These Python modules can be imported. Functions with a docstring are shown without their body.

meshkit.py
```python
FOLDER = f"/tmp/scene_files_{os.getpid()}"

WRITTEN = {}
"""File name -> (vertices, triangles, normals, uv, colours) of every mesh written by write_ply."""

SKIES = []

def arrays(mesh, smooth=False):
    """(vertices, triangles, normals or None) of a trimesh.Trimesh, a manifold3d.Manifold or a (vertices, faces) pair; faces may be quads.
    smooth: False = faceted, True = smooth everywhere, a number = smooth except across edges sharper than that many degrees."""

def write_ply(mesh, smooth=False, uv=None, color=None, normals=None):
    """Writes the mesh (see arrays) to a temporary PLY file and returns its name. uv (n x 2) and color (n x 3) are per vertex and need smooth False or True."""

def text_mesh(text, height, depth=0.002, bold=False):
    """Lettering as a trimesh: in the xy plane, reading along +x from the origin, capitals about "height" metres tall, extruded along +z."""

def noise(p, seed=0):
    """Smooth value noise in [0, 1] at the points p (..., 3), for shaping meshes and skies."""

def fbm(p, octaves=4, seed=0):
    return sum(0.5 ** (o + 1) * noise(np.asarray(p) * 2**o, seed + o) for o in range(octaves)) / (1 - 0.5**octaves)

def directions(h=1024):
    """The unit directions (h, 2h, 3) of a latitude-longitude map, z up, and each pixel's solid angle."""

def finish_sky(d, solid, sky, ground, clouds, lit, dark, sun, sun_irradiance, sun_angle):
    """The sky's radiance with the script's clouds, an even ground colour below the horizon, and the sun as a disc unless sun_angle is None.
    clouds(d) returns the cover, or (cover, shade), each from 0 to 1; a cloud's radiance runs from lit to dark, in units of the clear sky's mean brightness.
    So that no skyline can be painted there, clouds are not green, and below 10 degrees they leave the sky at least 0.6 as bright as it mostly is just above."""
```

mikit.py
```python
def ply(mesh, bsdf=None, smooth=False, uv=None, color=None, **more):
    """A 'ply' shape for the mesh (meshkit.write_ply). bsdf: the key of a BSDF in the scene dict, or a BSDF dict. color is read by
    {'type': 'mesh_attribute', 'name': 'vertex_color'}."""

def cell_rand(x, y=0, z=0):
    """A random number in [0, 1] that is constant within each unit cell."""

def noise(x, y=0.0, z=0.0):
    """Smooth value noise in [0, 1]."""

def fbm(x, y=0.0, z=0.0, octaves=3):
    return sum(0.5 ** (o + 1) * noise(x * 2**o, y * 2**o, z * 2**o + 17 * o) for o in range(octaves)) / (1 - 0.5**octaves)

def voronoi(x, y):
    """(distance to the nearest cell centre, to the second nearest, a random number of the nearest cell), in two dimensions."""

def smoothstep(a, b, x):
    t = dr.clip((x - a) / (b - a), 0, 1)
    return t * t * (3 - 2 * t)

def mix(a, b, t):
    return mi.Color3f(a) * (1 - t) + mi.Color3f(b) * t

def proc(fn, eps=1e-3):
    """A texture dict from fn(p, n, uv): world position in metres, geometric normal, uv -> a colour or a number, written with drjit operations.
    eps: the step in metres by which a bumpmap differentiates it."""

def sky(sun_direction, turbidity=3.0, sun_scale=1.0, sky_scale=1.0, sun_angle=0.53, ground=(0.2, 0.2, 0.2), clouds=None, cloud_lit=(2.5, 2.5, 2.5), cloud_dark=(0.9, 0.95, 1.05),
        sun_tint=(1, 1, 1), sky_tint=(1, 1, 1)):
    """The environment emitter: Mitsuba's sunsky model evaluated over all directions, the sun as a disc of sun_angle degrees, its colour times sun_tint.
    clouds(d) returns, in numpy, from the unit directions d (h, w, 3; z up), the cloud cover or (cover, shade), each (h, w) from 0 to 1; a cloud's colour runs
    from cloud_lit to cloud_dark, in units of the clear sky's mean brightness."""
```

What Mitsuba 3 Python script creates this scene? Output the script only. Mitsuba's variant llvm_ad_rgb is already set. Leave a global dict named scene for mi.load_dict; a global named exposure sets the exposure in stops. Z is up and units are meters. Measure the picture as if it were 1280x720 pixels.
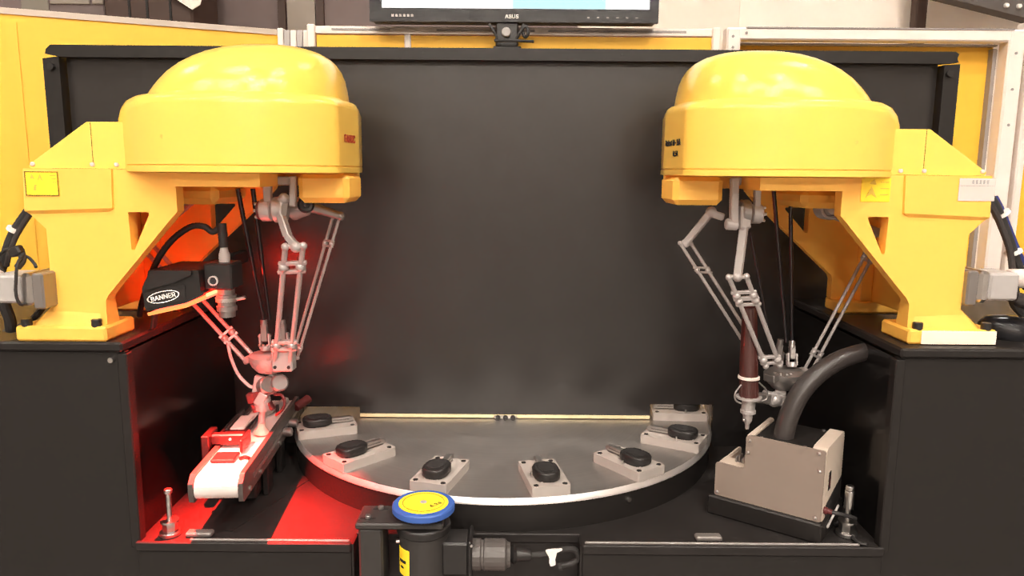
import math, random
import numpy as np, trimesh, mitsuba as mi, mikit, meshkit, shapely
import manifold3d as m3
from shapely.geometry import Polygon, Point, box as sbox
import drjit as dr
random.seed(7)
rng = np.random.default_rng(7)
T = mi.ScalarTransform4f

# ------------------------------------------------------------------ camera, light, exposure
S, LIFT = 0.7, 0.3          # working units to metres; the cell stands on a 0.3 m higher floor line
CAM = np.array([0.0, -1.30, 1.45])
PITCH, ROLL = math.radians(9.0), math.radians(0.45)
fw = np.array([0, math.cos(PITCH), -math.sin(PITCH)])
upv = np.cross([1.0, 0, 0], fw)
upc = -math.sin(ROLL) * np.array([1.0, 0, 0]) + math.cos(ROLL) * upv
W = lambda p: (np.asarray(p, float) * S + np.array([0, 0, LIFT]))
eye = W(CAM)
scene, labels = {}, {}
scene['camera'] = {'type': 'perspective', 'fov': 2 * math.degrees(math.atan(640 / 935.0)), 'fov_axis': 'x', 'near_clip': 0.02, 'far_clip': 60.0,
                   'to_world': T().look_at(origin=eye.tolist(), target=(eye + fw).tolist(), up=upc.tolist())}
exposure = 0.0
LAMP = 36.0                 # radiance of the hall's ceiling lamps
RED = (12.0, 0.4, 0.2)      # radiance of the red inspection light's diffuser
BEAM = (22.0, 0.40, 0.25)    # intensity of its focused beam
FLOOR_Z = -LIFT / S

# ------------------------------------------------------------------ materials
def P(c, rough=0.5, metal=0.0, spec=0.5, coat=0.0, **k):
    d = {'type': 'principled', 'base_color': c if isinstance(c, dict) else {'type': 'rgb', 'value': list(c)}, 'roughness': rough, 'metallic': metal, 'specular': spec}
    if coat:
        d['clearcoat'] = coat
        d['clearcoat_gloss'] = 1.0
    d.update(k)
    return {'type': 'twosided', 'bsdf': d}
def mottled(a, b, sx, sy, sz):
    return mikit.proc(lambda p, n, uv: mikit.mix(a, b, mikit.fbm(p.x * sx, p.y * sy, p.z * sz)))
CX, CY = -0.019 * S, 0.578 * S
def brushed(p, n, uv):
    r = dr.sqrt(dr.square(p.x - CX) + dr.square(p.y - CY))
    g = mikit.noise(r * 900, 3.0) * 0.2 + mikit.fbm(p.x * 14, p.y * 14) * 0.8
    return mikit.mix((0.36, 0.34, 0.325), (0.50, 0.475, 0.455), g)
MATS = {
    'yellow_gloss': {'type': 'twosided', 'bsdf': {'type': 'roughplastic', 'diffuse_reflectance': {'type': 'rgb', 'value': [0.93, 0.58, 0.105]}, 'alpha': 0.05, 'int_ior': 1.52, 'nonlinear': False}},
    'yellow_cast': P((0.92, 0.495, 0.085), 0.42),
    'yellow_panel': P((0.88, 0.48, 0.040), 0.55),
    'label_yellow': P((0.95, 0.66, 0.03), 0.5),
    'label_white': P((0.60, 0.52, 0.48), 0.5),
    'black_paint': P(mottled((0.012, 0.0105, 0.0105), (0.018, 0.016, 0.0155), 9, 9, 9), 0.28, spec=0.62),
    'black_satin': P((0.0105, 0.009, 0.0085), 0.45, spec=0.4),
    'black_well': P((0.005, 0.0045, 0.0045), 0.17, spec=0.3),
    'tray_black': P(mottled((0.013, 0.0115, 0.011), (0.021, 0.0185, 0.018), 14, 14, 14), 0.5, spec=0.25),
    'black_plastic': P((0.014, 0.013, 0.013), 0.38),
    'bracket_black': P((0.026, 0.024, 0.023), 0.5),
    'connector_dark': P((0.075, 0.068, 0.065), 0.4),
    'rail_grey': P((0.22, 0.20, 0.19), 0.4, metal=0.5),
    'black_gloss': P((0.012, 0.012, 0.014), 0.18),
    'black_rubber': P((0.018, 0.017, 0.017), 0.6),
    'hose_grey': P((0.034, 0.029, 0.028), 0.24),
    'grey_box': P((0.36, 0.34, 0.33), 0.45),
    'steel': P((0.62, 0.60, 0.58), 0.28, metal=1.0),
    'steel_dark': P((0.30, 0.28, 0.27), 0.35, metal=0.8),
    'alu_bead': P((0.46, 0.43, 0.42), 0.45, metal=0.5),
    'silver_paint': P((0.42, 0.39, 0.38), 0.45),
    'disc_metal': P(mikit.proc(brushed), 0.46, metal=0.9),
    'rim_metal': P((0.92, 0.88, 0.86), 0.42, metal=0.85),
    'fixture_grey': P((0.36, 0.325, 0.30), 0.5),
    'belt_white': P((0.62, 0.58, 0.55), 0.5),
    'rail_silver': P((0.06, 0.05, 0.046), 0.4, metal=0.0),
    'reflection_yellow': P((0.80, 0.68, 0.42), 0.4, metal=0.3),  # yellow reflection under the back panel put into a colour
    'pale_highlight': P((0.80, 0.70, 0.60), 0.5),  # pale tone standing in for the highlight on the foot front
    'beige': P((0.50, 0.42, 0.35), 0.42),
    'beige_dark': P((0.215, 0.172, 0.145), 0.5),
    'frame_white': P((0.80, 0.72, 0.66), 0.4),
    'frame_groove': P((0.30, 0.27, 0.26), 0.5),
    'blue_tyre': P((0.035, 0.10, 0.36), 0.45),
    'red_block': P((0.09, 0.016, 0.016), 0.45),
    'amber_tube': P((0.048, 0.012, 0.010), 0.14, coat=1.0),
    'ink_black': P((0.012, 0.010, 0.010), 0.6),
    'ink_red': P((0.35, 0.035, 0.012), 0.6),
    'ink_brown': P((0.20, 0.10, 0.01), 0.6),
    'ink_faint': P((0.66, 0.44, 0.05), 0.6),
    'ink_white': P((0.85, 0.83, 0.80), 0.6),
    'blue_cable': P((0.02, 0.03, 0.16), 0.4),
    'tie_white': P((0.75, 0.70, 0.66), 0.5),
    'wall_cream': P((0.80, 0.73, 0.64), 0.8),
    'wall_white': P((0.86, 0.79, 0.71), 0.8),
    'taupe': P((0.17, 0.13, 0.125), 0.7),
    'taupe_light': P((0.30, 0.26, 0.22), 0.7),
    'taupe_mid': P((0.22, 0.20, 0.165), 0.7),
    'brown': P((0.055, 0.030, 0.022), 0.6),
    'hall_floor': P(mottled((0.16, 0.15, 0.14), (0.22, 0.21, 0.20), 3, 3, 3), 0.4),
    'hall_grey': P((0.42, 0.38, 0.35), 0.9),
    'hall_dark': P((0.10, 0.09, 0.085), 0.9),
    'lens_glass': P((0.01, 0.01, 0.015), 0.06, spec=0.8, coat=1.0),
}
for k, v in MATS.items():
    scene['m_' + k] = v

# ------------------------------------------------------------------ mesh helpers (all in working units)
def cat(*ms):
    return trimesh.util.concatenate([m for m in ms if m is not None])
def box(x0, x1, y0, y1, z0, z1, c=0.0):
    x0, x1 = min(x0, x1), max(x0, x1); y0, y1 = min(y0, y1), max(y0, y1); z0, z1 = min(z0, z1), max(z0, z1)
    if c <= 0:
        m = trimesh.creation.box((x1 - x0, y1 - y0, z1 - z0)); m.apply_translation(((x0 + x1) / 2, (y0 + y1) / 2, (z0 + z1) / 2)); return m
    c = min(c, (x1 - x0) * .45, (y1 - y0) * .45, (z1 - z0) * .45)
    pts = []
    for x, sx in ((x0, 1), (x1, -1)):
        for y, sy in ((y0, 1), (y1, -1)):
            for z, sz in ((z0, 1), (z1, -1)):
                pts += [(x, y + sy * c, z + sz * c), (x + sx * c, y, z + sz * c), (x + sx * c, y + sy * c, z)]
    return trimesh.convex.convex_hull(np.array(pts))
def frame(d):
    d = np.asarray(d, float); d = d / np.linalg.norm(d)
    a = np.cross(d, [0, 0, 1.0] if abs(d[2]) < .95 else [1.0, 0, 0]); a /= np.linalg.norm(a)
    return a, np.cross(d, a), d
def lathe(p, q, prof, n=24):
    """prof: list of (t along p->q as a length, radius)"""
    p, q = np.asarray(p, float), np.asarray(q, float)
    a, b, d = frame(q - p)
    ang = np.arange(n) * 2 * np.pi / n
    prof = list(prof)
    if prof[0][1] > 0: prof = [(prof[0][0], 0)] + prof
    if prof[-1][1] > 0: prof = prof + [(prof[-1][0], 0)]
    v, f = [], []
    for t, r in prof:
        for k in ang:
            v.append(p + d * t + r * (np.cos(k) * a + np.sin(k) * b))
    for i in range(len(prof) - 1):
        for j in range(n):
            A0, B0 = i * n + j, i * n + (j + 1) % n
            f += [(A0, B0, B0 + n), (A0, B0 + n, A0 + n)]
    m = trimesh.Trimesh(np.array(v), np.array(f), process=True); m.merge_vertices(); m.update_faces(m.nondegenerate_faces())
    m.fix_normals()
    return m
def cyl(p, q, r, r2=None, n=20, c=0.0):
    L = float(np.linalg.norm(np.asarray(q, float) - np.asarray(p, float))); r2 = r if r2 is None else r2
    if c > 0: return lathe(p, q, [(0, r - c), (c, r), (L - c, r2), (L, r2 - c)], n)
    return lathe(p, q, [(0, r), (L, r2)], n)
def ball(p, r, n=2):
    m = trimesh.creation.icosphere(n, r); m.apply_translation(p); return m
def spline(pts, k=8):
    p = np.asarray(pts, float); p = np.vstack([2 * p[0] - p[1], p, 2 * p[-1] - p[-2]]); o = []
    for i in range(1, len(p) - 2):
        for t in np.arange(k) / k:
            o.append(.5 * (2 * p[i] + (p[i + 1] - p[i - 1]) * t + (2 * p[i - 1] - 5 * p[i] + 4 * p[i + 1] - p[i + 2]) * t * t + (3 * p[i] - p[i - 1] - 3 * p[i + 1] + p[i + 2]) * t ** 3))
    return np.array(o + [p[-2]])
def tube(pts, r, n=10, k=8, smooth=True):
    c = spline(pts, k) if smooth else np.asarray(pts, float)
    t = np.gradient(c, axis=0); t /= np.linalg.norm(t, axis=1, keepdims=True)
    a = frame(t[0])[0]; v, f = [], []
    rr = np.broadcast_to(r, (len(c),)) if np.ndim(r) == 0 else np.interp(np.linspace(0, 1, len(c)), np.linspace(0, 1, len(r)), r)
    for i in range(len(c)):
        a = a - t[i] * (a @ t[i]); a /= np.linalg.norm(a); b = np.cross(t[i], a)
        for j in range(n):
            g = 2 * np.pi * j / n; v.append(c[i] + rr[i] * (np.cos(g) * a + np.sin(g) * b))
    for i in range(len(c) - 1):
        for j in range(n):
            A0, B0 = i * n + j, i * n + (j + 1) % n; f += [(A0, B0, B0 + n), (A0, B0 + n, A0 + n)]
    v += [c[0], c[-1]]; z = len(v) - 2; e = (len(c) - 1) * n
    for j in range(n):
        f += [(z, (j + 1) % n, j), (z + 1, e + j, e + (j + 1) % n)]
    return trimesh.Trimesh(np.array(v), np.array(f), process=False)
def prism_xy(poly, z0, z1):
    poly = poly if isinstance(poly, shapely.geometry.base.BaseGeometry) else Polygon(poly)
    m = trimesh.creation.extrude_polygon(poly, z1 - z0, engine='earcut'); m.apply_translation((0, 0, z0)); return m
def prism_xz(poly, y0, y1):
    poly = poly if isinstance(poly, shapely.geometry.base.BaseGeometry) else Polygon(poly)
    m = trimesh.creation.extrude_polygon(poly, y1 - y0, engine='earcut')
    v = m.vertices.copy(); m.vertices = np.stack([v[:, 0], y1 - v[:, 2], v[:, 1]], 1); m.fix_normals(); return m
def round_poly(poly, r):
    p = Polygon(poly) if not isinstance(poly, shapely.geometry.base.BaseGeometry) else poly
    return p.buffer(-r, join_style='mitre').buffer(r, quad_segs=5).buffer(r, join_style='mitre').buffer(-r, quad_segs=5)
def mat4(o, x, y, z):
    M = np.eye(4); M[:3, 0], M[:3, 1], M[:3, 2], M[:3, 3] = x, y, z, o; return M
def text(s, h, o, x, y, depth=0.0012, bold=False):
    m = meshkit.text_mesh(s, h, depth, bold); x, y = np.asarray(x, float), np.asarray(y, float)
    x /= np.linalg.norm(x); y = y - x * (x @ y); y /= np.linalg.norm(y)
    m.apply_transform(mat4(o, x, y, np.cross(x, y))); return m
def rotz(m, deg, c):
    m.apply_transform(trimesh.transformations.rotation_matrix(math.radians(deg), (0, 0, 1), (*c[:2], 0))); return m
def moved(m, M):
    m = m.copy(); m.apply_transform(M); return m
def bar(p, q, w, h, c=0.002, up=(0, 0, 1)):
    """rectangular bar from p to q"""
    p, q = np.asarray(p, float), np.asarray(q, float); d = q - p; L = np.linalg.norm(d); d /= L
    a = np.cross(d, up); a /= np.linalg.norm(a); b = np.cross(a, d)
    m = box(-w / 2, w / 2, 0, L, -h / 2, h / 2, c); m.apply_transform(mat4(p, a, d, b)); return m

# ------------------------------------------------------------------ naming
used = {}
OFFSET = np.zeros(3)
def numbered(key):
    n = used.get(key, -1) + 1; used[key] = n
    return key if n == 0 else f'{key}_{n:03d}'
def thing(name, label, category, group=None):
    k = numbered(name); labels[k] = {'label': label, 'category': category}
    if group: labels[k]['group'] = group
    return k
def obj(name, mesh, mat, parent=None, smooth=32, label=None, category=None, group=None, kind=None, **more):
    k = numbered((parent + '__' if parent else '') + name)
    mesh = mesh.copy(); mesh.vertices = (np.asarray(mesh.vertices) + OFFSET) * S + np.array([0, 0, LIFT])
    scene[k] = mikit.ply(mesh, 'm_' + mat if mat else None, smooth, **more)
    L = {a: b for a, b in (('label', label), ('category', category), ('group', group), ('kind', kind)) if b}
    if L: labels[k] = L
    return k
def struct(name, mesh, mat, label=None, **k):
    return obj(name, mesh, mat, None, kind='structure', label=label, **k)

# ------------------------------------------------------------------ hall
HX, HY0, HY1, HZ = 6.0, -12.0, 3.2, 5.2
struct('floor', box(-HX, HX, HY0, HY1, FLOOR_Z - .05, FLOOR_Z), 'hall_floor', 'grey exhibition hall floor')
struct('ceiling', box(-HX, HX, HY0, HY1, HZ, HZ + .05), 'hall_grey', 'grey hall ceiling')
struct('wall_back', box(-HX, HX, HY1, HY1 + .05, FLOOR_Z, HZ), 'hall_grey', 'grey back wall of the hall')
struct('wall_front', box(-HX, HX, HY0 - .05, HY0, FLOOR_Z, HZ), 'hall_grey', 'grey hall wall facing the machine')
struct('wall_left', box(-HX - .05, -HX, HY0, HY1, FLOOR_Z, HZ), 'hall_grey', 'grey side wall of the hall')
struct('wall_right', box(HX, HX + .05, HY0, HY1, FLOOR_Z, HZ), 'hall_grey', 'grey side wall of the hall')
for i, (x, y) in enumerate([(-3.2, -3.2), (-1.9, -4.2), (-0.6, -3.4), (0.7, -4.4), (1.6, -3.2), (3.0, -3.6), (-2.6, -9.4), (-0.9, -10.0), (0.9, -9.6), (2.6, -10.2), (0.1, -5.5), (-1.3, -1.6), (1.2, -1.7), (-3.4, 0.5), (2.0, 0.9)]):
    t = thing('ceiling_lamp', 'round white spotlight hanging under the hall ceiling', 'lamp', 'hall ceiling spotlights')
    obj('housing', lathe((x, y, 4.86), (x, y, 5.2), [(0, .22), (.22, .18), (.25, .05), (.34, .05)]), 'black_satin', t)
    rl = .19 if y < -8 else .10
    m = lathe((x, y, 4.855), (x, y, 4.85), [(0, rl), (.004, rl)], 20)
    obj('diffuser', m, 'label_white', t, smooth=False, emitter={'type': 'area', 'radiance': {'type': 'rgb', 'value': [LAMP * 20, LAMP * 18.0, LAMP * 15.8]}})

# ------------------------------------------------------------------ things far behind the cell
def panel(name, px, mat, lab, c, Y, d=.05, group=None):
    pass
def back(name, x0, x1, z0, z1, y, mat, lab, category, d=.06):
    return obj(name, box(x0, x1, y, y + d, z0, z1, .004), mat, None, label=lab, category=category)
k = struct('wall_partition_white', box(.31, 4.2, 2.5, 2.56, FLOOR_Z, 3.2), 'wall_white', 'cream white booth wall standing behind the cell')
obj('cream_panel', box(.32, 1.09, 2.475, 2.5, FLOOR_Z, 3.2, .003), 'wall_cream', k)
k = thing('dark_post', 'thin dark post standing against the white booth wall', 'post')
obj('post', box((1.902, 2.4, 2.219)[0], (1.955, 2.4, 2.219)[0], 2.40, 2.46, FLOOR_Z, 3.0, .006), 'brown', k)
k = thing('lighting_truss', 'dark sloping truss with tiny lights above the white booth wall', 'truss')
tr = Polygon([(x_, z_) for x_, _, z_ in ((1.843, 2.2, 2.242), (1.971, 2.2, 2.212), (2.283, 2.2, 2.14), (2.468, 2.2, 2.093), (2.428, 2.2, 2.418), (1.827, 2.2, 2.414))])
obj('beam', prism_xz(tr, 2.2, 2.28), 'hall_dark', k)
for px in ((2.195, 2.2, 2.19), (2.252, 2.2, 2.187)):
    obj('spot_lens', lathe((px[0], 2.198, px[2]), (px[0], 2.18, px[2]), [(0, .012), (.012, .009)], 10), 'ink_white', k)
k = struct('wall_partition_taupe', box(-4.4, .31, 2.5, 2.56, FLOOR_Z, 3.0), 'taupe', 'taupe booth wall standing behind the cell')
for x in (-1.125, -.94):
    obj('groove_strip', box(x - .018, x + .018, 2.48, 2.50, FLOOR_Z, 3.0), 'brown', k)
obj('pale_strip', box(-1.10, -.965, 2.488, 2.50, FLOOR_Z, 3.0), 'taupe_light', k)
k = thing('brown_cabinet', 'tall dark brown cabinet with vertical seams behind the angled yellow partition', 'cabinet')
obj('body', box((-1.783, 2.1, 2.13)[0], (-1.4, 2.1, 2.133)[0], 2.10, 2.40, FLOOR_Z, 2.6, .01), 'brown', k)
for x in ((-1.672, 2.1, 2.131)[0], (-1.595, 2.1, 2.131)[0], (-1.494, 2.1, 2.132)[0]):
    obj('seam', box(x - .005, x + .005, 2.096, 2.10, 1.0, 2.6), 'black_satin', k)
k = thing('grey_display_board', 'grey board with pale framed sheets above the angled yellow partition', 'board')
obj('board', box(-2.75, (-1.887, 2.3, 2.187)[0], 2.30, 2.34, FLOOR_Z, 2.7, .005), 'taupe', k)
for x0, x1 in (((-2.131, 2.29, 2.183)[0], (-1.948, 2.29, 2.185)[0]), ((-1.937, 2.29, 2.185)[0], (-1.885, 2.29, 2.185)[0])):
    obj('sheet', box(x0, x1, 2.290, 2.30, (-1.992, 2.29, 2.184)[2], 2.4, .003), 'taupe_light', k)
obj('sheet', box((-2.265, 2.29, 2.168)[0], (-2.139, 2.29, 2.183)[0], 2.292, 2.30, 1.9, 2.4, .003), 'taupe_mid', k)
k = thing('hanging_white_banner', 'small white pointed banner hanging beside the brown cabinet', 'banner')
obj('cloth', prism_xz([(x_, z_) for x_, _, z_ in ((-1.534, 2.07, 2.211), (-1.389, 2.07, 2.12), (-1.353, 2.07, 2.14), (-1.328, 2.07, 2.212))], 2.07, 2.075), 'wall_white', k)

# ------------------------------------------------------------------ yellow partition walls with white frames
PZ = 1.858
def xyquad(p0, p1, th):
    d = np.array(p1, float) - np.array(p0, float); d /= np.linalg.norm(d); n = np.array([-d[1], d[0]]) * th
    return Polygon([p0, p1, tuple(np.array(p1) + n), tuple(np.array(p0) + n)])
t = thing('angled_partition', 'yellow partition running obliquely behind the robot with the red light', 'partition')
a, b = (-2.0, .443), (-.700, 1.034)
obj('yellow_panel', prism_xy(xyquad(a, b, .03), FLOOR_Z, PZ - .014), 'yellow_panel', t)
aa, bb = (-2.0, .438), (-.700, 1.029)
obj('top_rail', prism_xy(xyquad(aa, bb, .04), PZ - .016, PZ), 'beige', t)
e0 = np.array(a) + (np.array(b) - np.array(a)) * .515
obj('seam_strip', prism_xy(xyquad(tuple(e0 + [-.004, -.006]), tuple(e0 + [.02, .005]), .02), FLOOR_Z, PZ - .035), 'yellow_panel', t)
t = thing('corner_post', 'white grooved aluminium post where the angled partition meets the straight one', 'post')
for i, x in enumerate((-.700, -.681, -.662, -.643, -.624)):
    obj('profile', box(x, x + .0172, 1.0, 1.06, FLOOR_Z, PZ - (.0 if i == 0 else .006), .002), 'frame_white' if i % 2 == 0 else 'silver_paint', t)
obj('core', box(-.695, -.60, 1.02, 1.05, FLOOR_Z, PZ - .02), 'frame_groove', t)
obj('edge_profile', box(-.600, -.578, .955, 1.03, FLOOR_Z, PZ + .004, .003), 'frame_white', t)
t = thing('straight_partition', 'straight yellow partition with thin white frame behind the black back panel', 'partition')
for x0, x1 in ((-.575, -.318), (-.300, -.02), (-.02, .575)):
    obj('yellow_panel', box(x0, x1, .965, .985, FLOOR_Z, PZ - .025), 'yellow_panel', t)
obj('top_rail', box(-.578, .60, .962, .995, PZ - .022, PZ, .002), 'frame_white', t)
for x0, x1 in ((-.53, -.36), (-.225, .06), (.10, .50)):
    obj('rail_slot', box(x0, x1, .9605, .965, PZ - .013, PZ - .007), 'frame_groove', t)
obj('mullion', box(-.319, -.300, .96, .99, FLOOR_Z, PZ - .02, .003), 'frame_white', t)
obj('mullion', box(.575, .597, .95, .99, FLOOR_Z, PZ + .002, .003), 'frame_white', t)
t = thing('door_frame_partition', 'framed yellow door panel with wide white aluminium frame behind the robot beside the beige feeder', 'partition')
obj('stile', box(.605, .645, .91, .96, FLOOR_Z, PZ - .005, .005), 'frame_white', t)
obj('stile', box(1.408, 1.455, .91, .96, FLOOR_Z, PZ - .005, .005), 'frame_white', t)
obj('head_rail', box(.605, 1.455, .912, .958, PZ - .038, PZ - .004, .004), 'frame_white', t)
obj('top_groove', box(.66, 1.42, .909, .92, PZ - .007, PZ - .003), 'frame_groove', t)
obj('side_profile', box(1.462, 1.484, .90, .97, FLOOR_Z, PZ + .02, .004), 'frame_white', t)
obj('yellow_panel', box(.64, 1.41, .985, 1.0, FLOOR_Z, PZ - .04), 'yellow_panel', t)
obj('rebate', cat(box(.645, 1.408, .962, .985, PZ - .043, PZ - .038), box(1.397, 1.408, .962, .985, FLOOR_Z, PZ - .05), box(.645, .653, .962, .985, FLOOR_Z, PZ - .05)), 'frame_groove', t)
for p in ((.622, PZ - .03), (.66, PZ - .02), (.623, PZ - .06), (1.43, PZ - .07), (1.43, PZ - .17), (1.43, PZ - .27)):
    obj('rivet', cyl((p[0], .9135, p[1]), (p[0], .908, p[1]), .004, n=8), 'frame_groove', t)
t = thing('outer_partition', 'yellow partition edge outside the white door frame', 'partition')
obj('yellow_panel', box(1.486, 2.6, .97, .99, FLOOR_Z, PZ - .03), 'yellow_panel', t)
obj('top_rail', box(1.486, 2.6, .96, 1.0, PZ - .028, PZ), 'frame_white', t)

# ------------------------------------------------------------------ monitor
MY = .80
t = thing('monitor', 'black computer monitor with lit white and cyan screen above the back panel', 'monitor')
mx0, mx1, mz0, mz1 = -.4065, .4055, 1.842, 2.29
OFFSET = np.array([0, .095, .0177])      # the monitor hangs close before the partition
obj('housing', box(mx0, mx1, MY + .012, MY + .06, mz0, mz1, .008), 'black_plastic', t)
obj('bezel', prism_xz(Polygon([(mx0, mz0), (mx1, mz0), (mx1, mz1), (mx0, mz1)]).difference(sbox(-.372, mz0 + .036, .3805, mz1 - .028)), MY, MY + .014), 'black_gloss', t)
def screen(x0, x1, c, z0=mz0 + .035, z1=mz1 - .027):
    m = trimesh.Trimesh([(x0, MY + .009, z0), (x1, MY + .009, z0), (x1, MY + .009, z1), (x0, MY + .009, z1)], [(0, 1, 2), (0, 2, 3)], process=False)
    return m
for x0, x1, c in ((-.373, -.004, (1.3, 1.32, 1.3)), (-.004, .258, (.58, .93, .98)), (.258, .3815, (1.3, 1.32, 1.3))):
    obj('screen', screen(x0, x1, c), 'ink_black', t, smooth=False, emitter={'type': 'area', 'radiance': {'type': 'rgb', 'value': list(c)}, 'sampling_weight': 0.3})
obj('logo', text('ASUS', .0105, (-.026, MY - .0002, mz0 + .010), (1, 0, 0), (.35, 0, 1), .0008, True), 'ink_white', t, smooth=False)
for i in range(6):
    x = .205 + i * .0272
    obj('button_mark', box(x, x + .007, MY - .0008, MY, mz0 + .012, mz0 + .015), 'grey_box', t)
obj('model_mark', cat(*[box(-.345 + i * .011, -.345 + i * .011 + .007, MY - .0006, MY, mz0 + .012, mz0 + .019) for i in range(6)]), 'steel_dark', t, kind='stuff')
obj('mount_block', box(-.052, .012, MY + .01, MY + .055, 1.775, 1.845, .004), 'black_plastic', t)
obj('mount_knob', cyl((-.022, MY + .012, 1.815), (-.022, MY - .004, 1.815), .013, n=16, c=.002), 'grey_box', t)
obj('mount_pole', box(-.05, -.024, MY + .02, MY + .05, 1.2, 1.778, .004), 'silver_paint', t)
obj('mount_pole', box(-.014, .012, MY + .02, MY + .05, 1.2, 1.778, .004), 'silver_paint', t)
obj('clamp', box(-.058, .02, MY + .005, MY + .06, 1.768, 1.778, .002), 'black_plastic', t)
t = thing('monitor_cable', 'thin black cable looping under the monitor beside its mount', 'cable')
obj('strand', tube([(-0.07019, 0.8, 1.836), (-0.05908, 0.79, 1.818), (-0.04826, 0.79, 1.798), (-0.05037, 0.79, 1.789), (-0.01802, 0.78, 1.788), (0.01623, 0.78, 1.788), (0.05505, 0.79, 1.788)], .004, 8), 'black_rubber', t)
obj('loop', tube([(0.007666, 0.79, 1.794), (0.01817, 0.785, 1.814), (0.03309, 0.79, 1.829), (0.03964, 0.785, 1.81), (0.03125, 0.79, 1.8), (0.02252, 0.795, 1.82), (0.02672, 0.8, 1.837)], .0045, 8), 'black_rubber', t)

OFFSET = np.zeros(3)
# ------------------------------------------------------------------ black cell: back panel, cabinets, tray
t = thing('back_panel', 'large black sheet metal panel behind the turntable with folded edges', 'panel')
BY = .525
pts = [(-1.055, 1.702), (-1.055, .743), (-.549, .743), (-.549, .853), (-.383, .853), (-.383, .836), (.352, .836), (.352, .866), (.512, .866), (.512, .743), (1.0, .743), (1.0, 1.702)]
obj('sheet', prism_xz(pts, BY, BY + .012), 'black_paint', t)
obj('gap_reflection', box(-.383, .352, BY - .002, BY + .012, .8275, .836), 'reflection_yellow', t)  # added strip, its colour paints the bright reflected line in the gap
obj('top_flange', prism_xz([(-1.073, 1.727), (1.022, 1.727), (1.031, 1.722), (1.027, 1.712), (1.031, 1.703), (1.0, 1.700), (-1.05, 1.700), (-1.086, 1.707), (-1.084, 1.717)], BY - .03, BY - .012), 'black_satin', t)
obj('top_return', box(-1.055, 1.0, BY - .012, BY + .0, 1.706, 1.724), 'black_satin', t)
obj('side_flange', prism_xz([(-1.096, 1.697), (-1.058, 1.702), (-1.058, 1.142), (-1.096, 1.142)], BY - .025, BY + .01), 'black_satin', t)
obj('side_flange', prism_xz([(1.038, 1.700), (1.002, 1.698), (1.002, 1.142), (1.038, 1.142)], BY - .025, BY + .01), 'black_satin', t)
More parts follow.
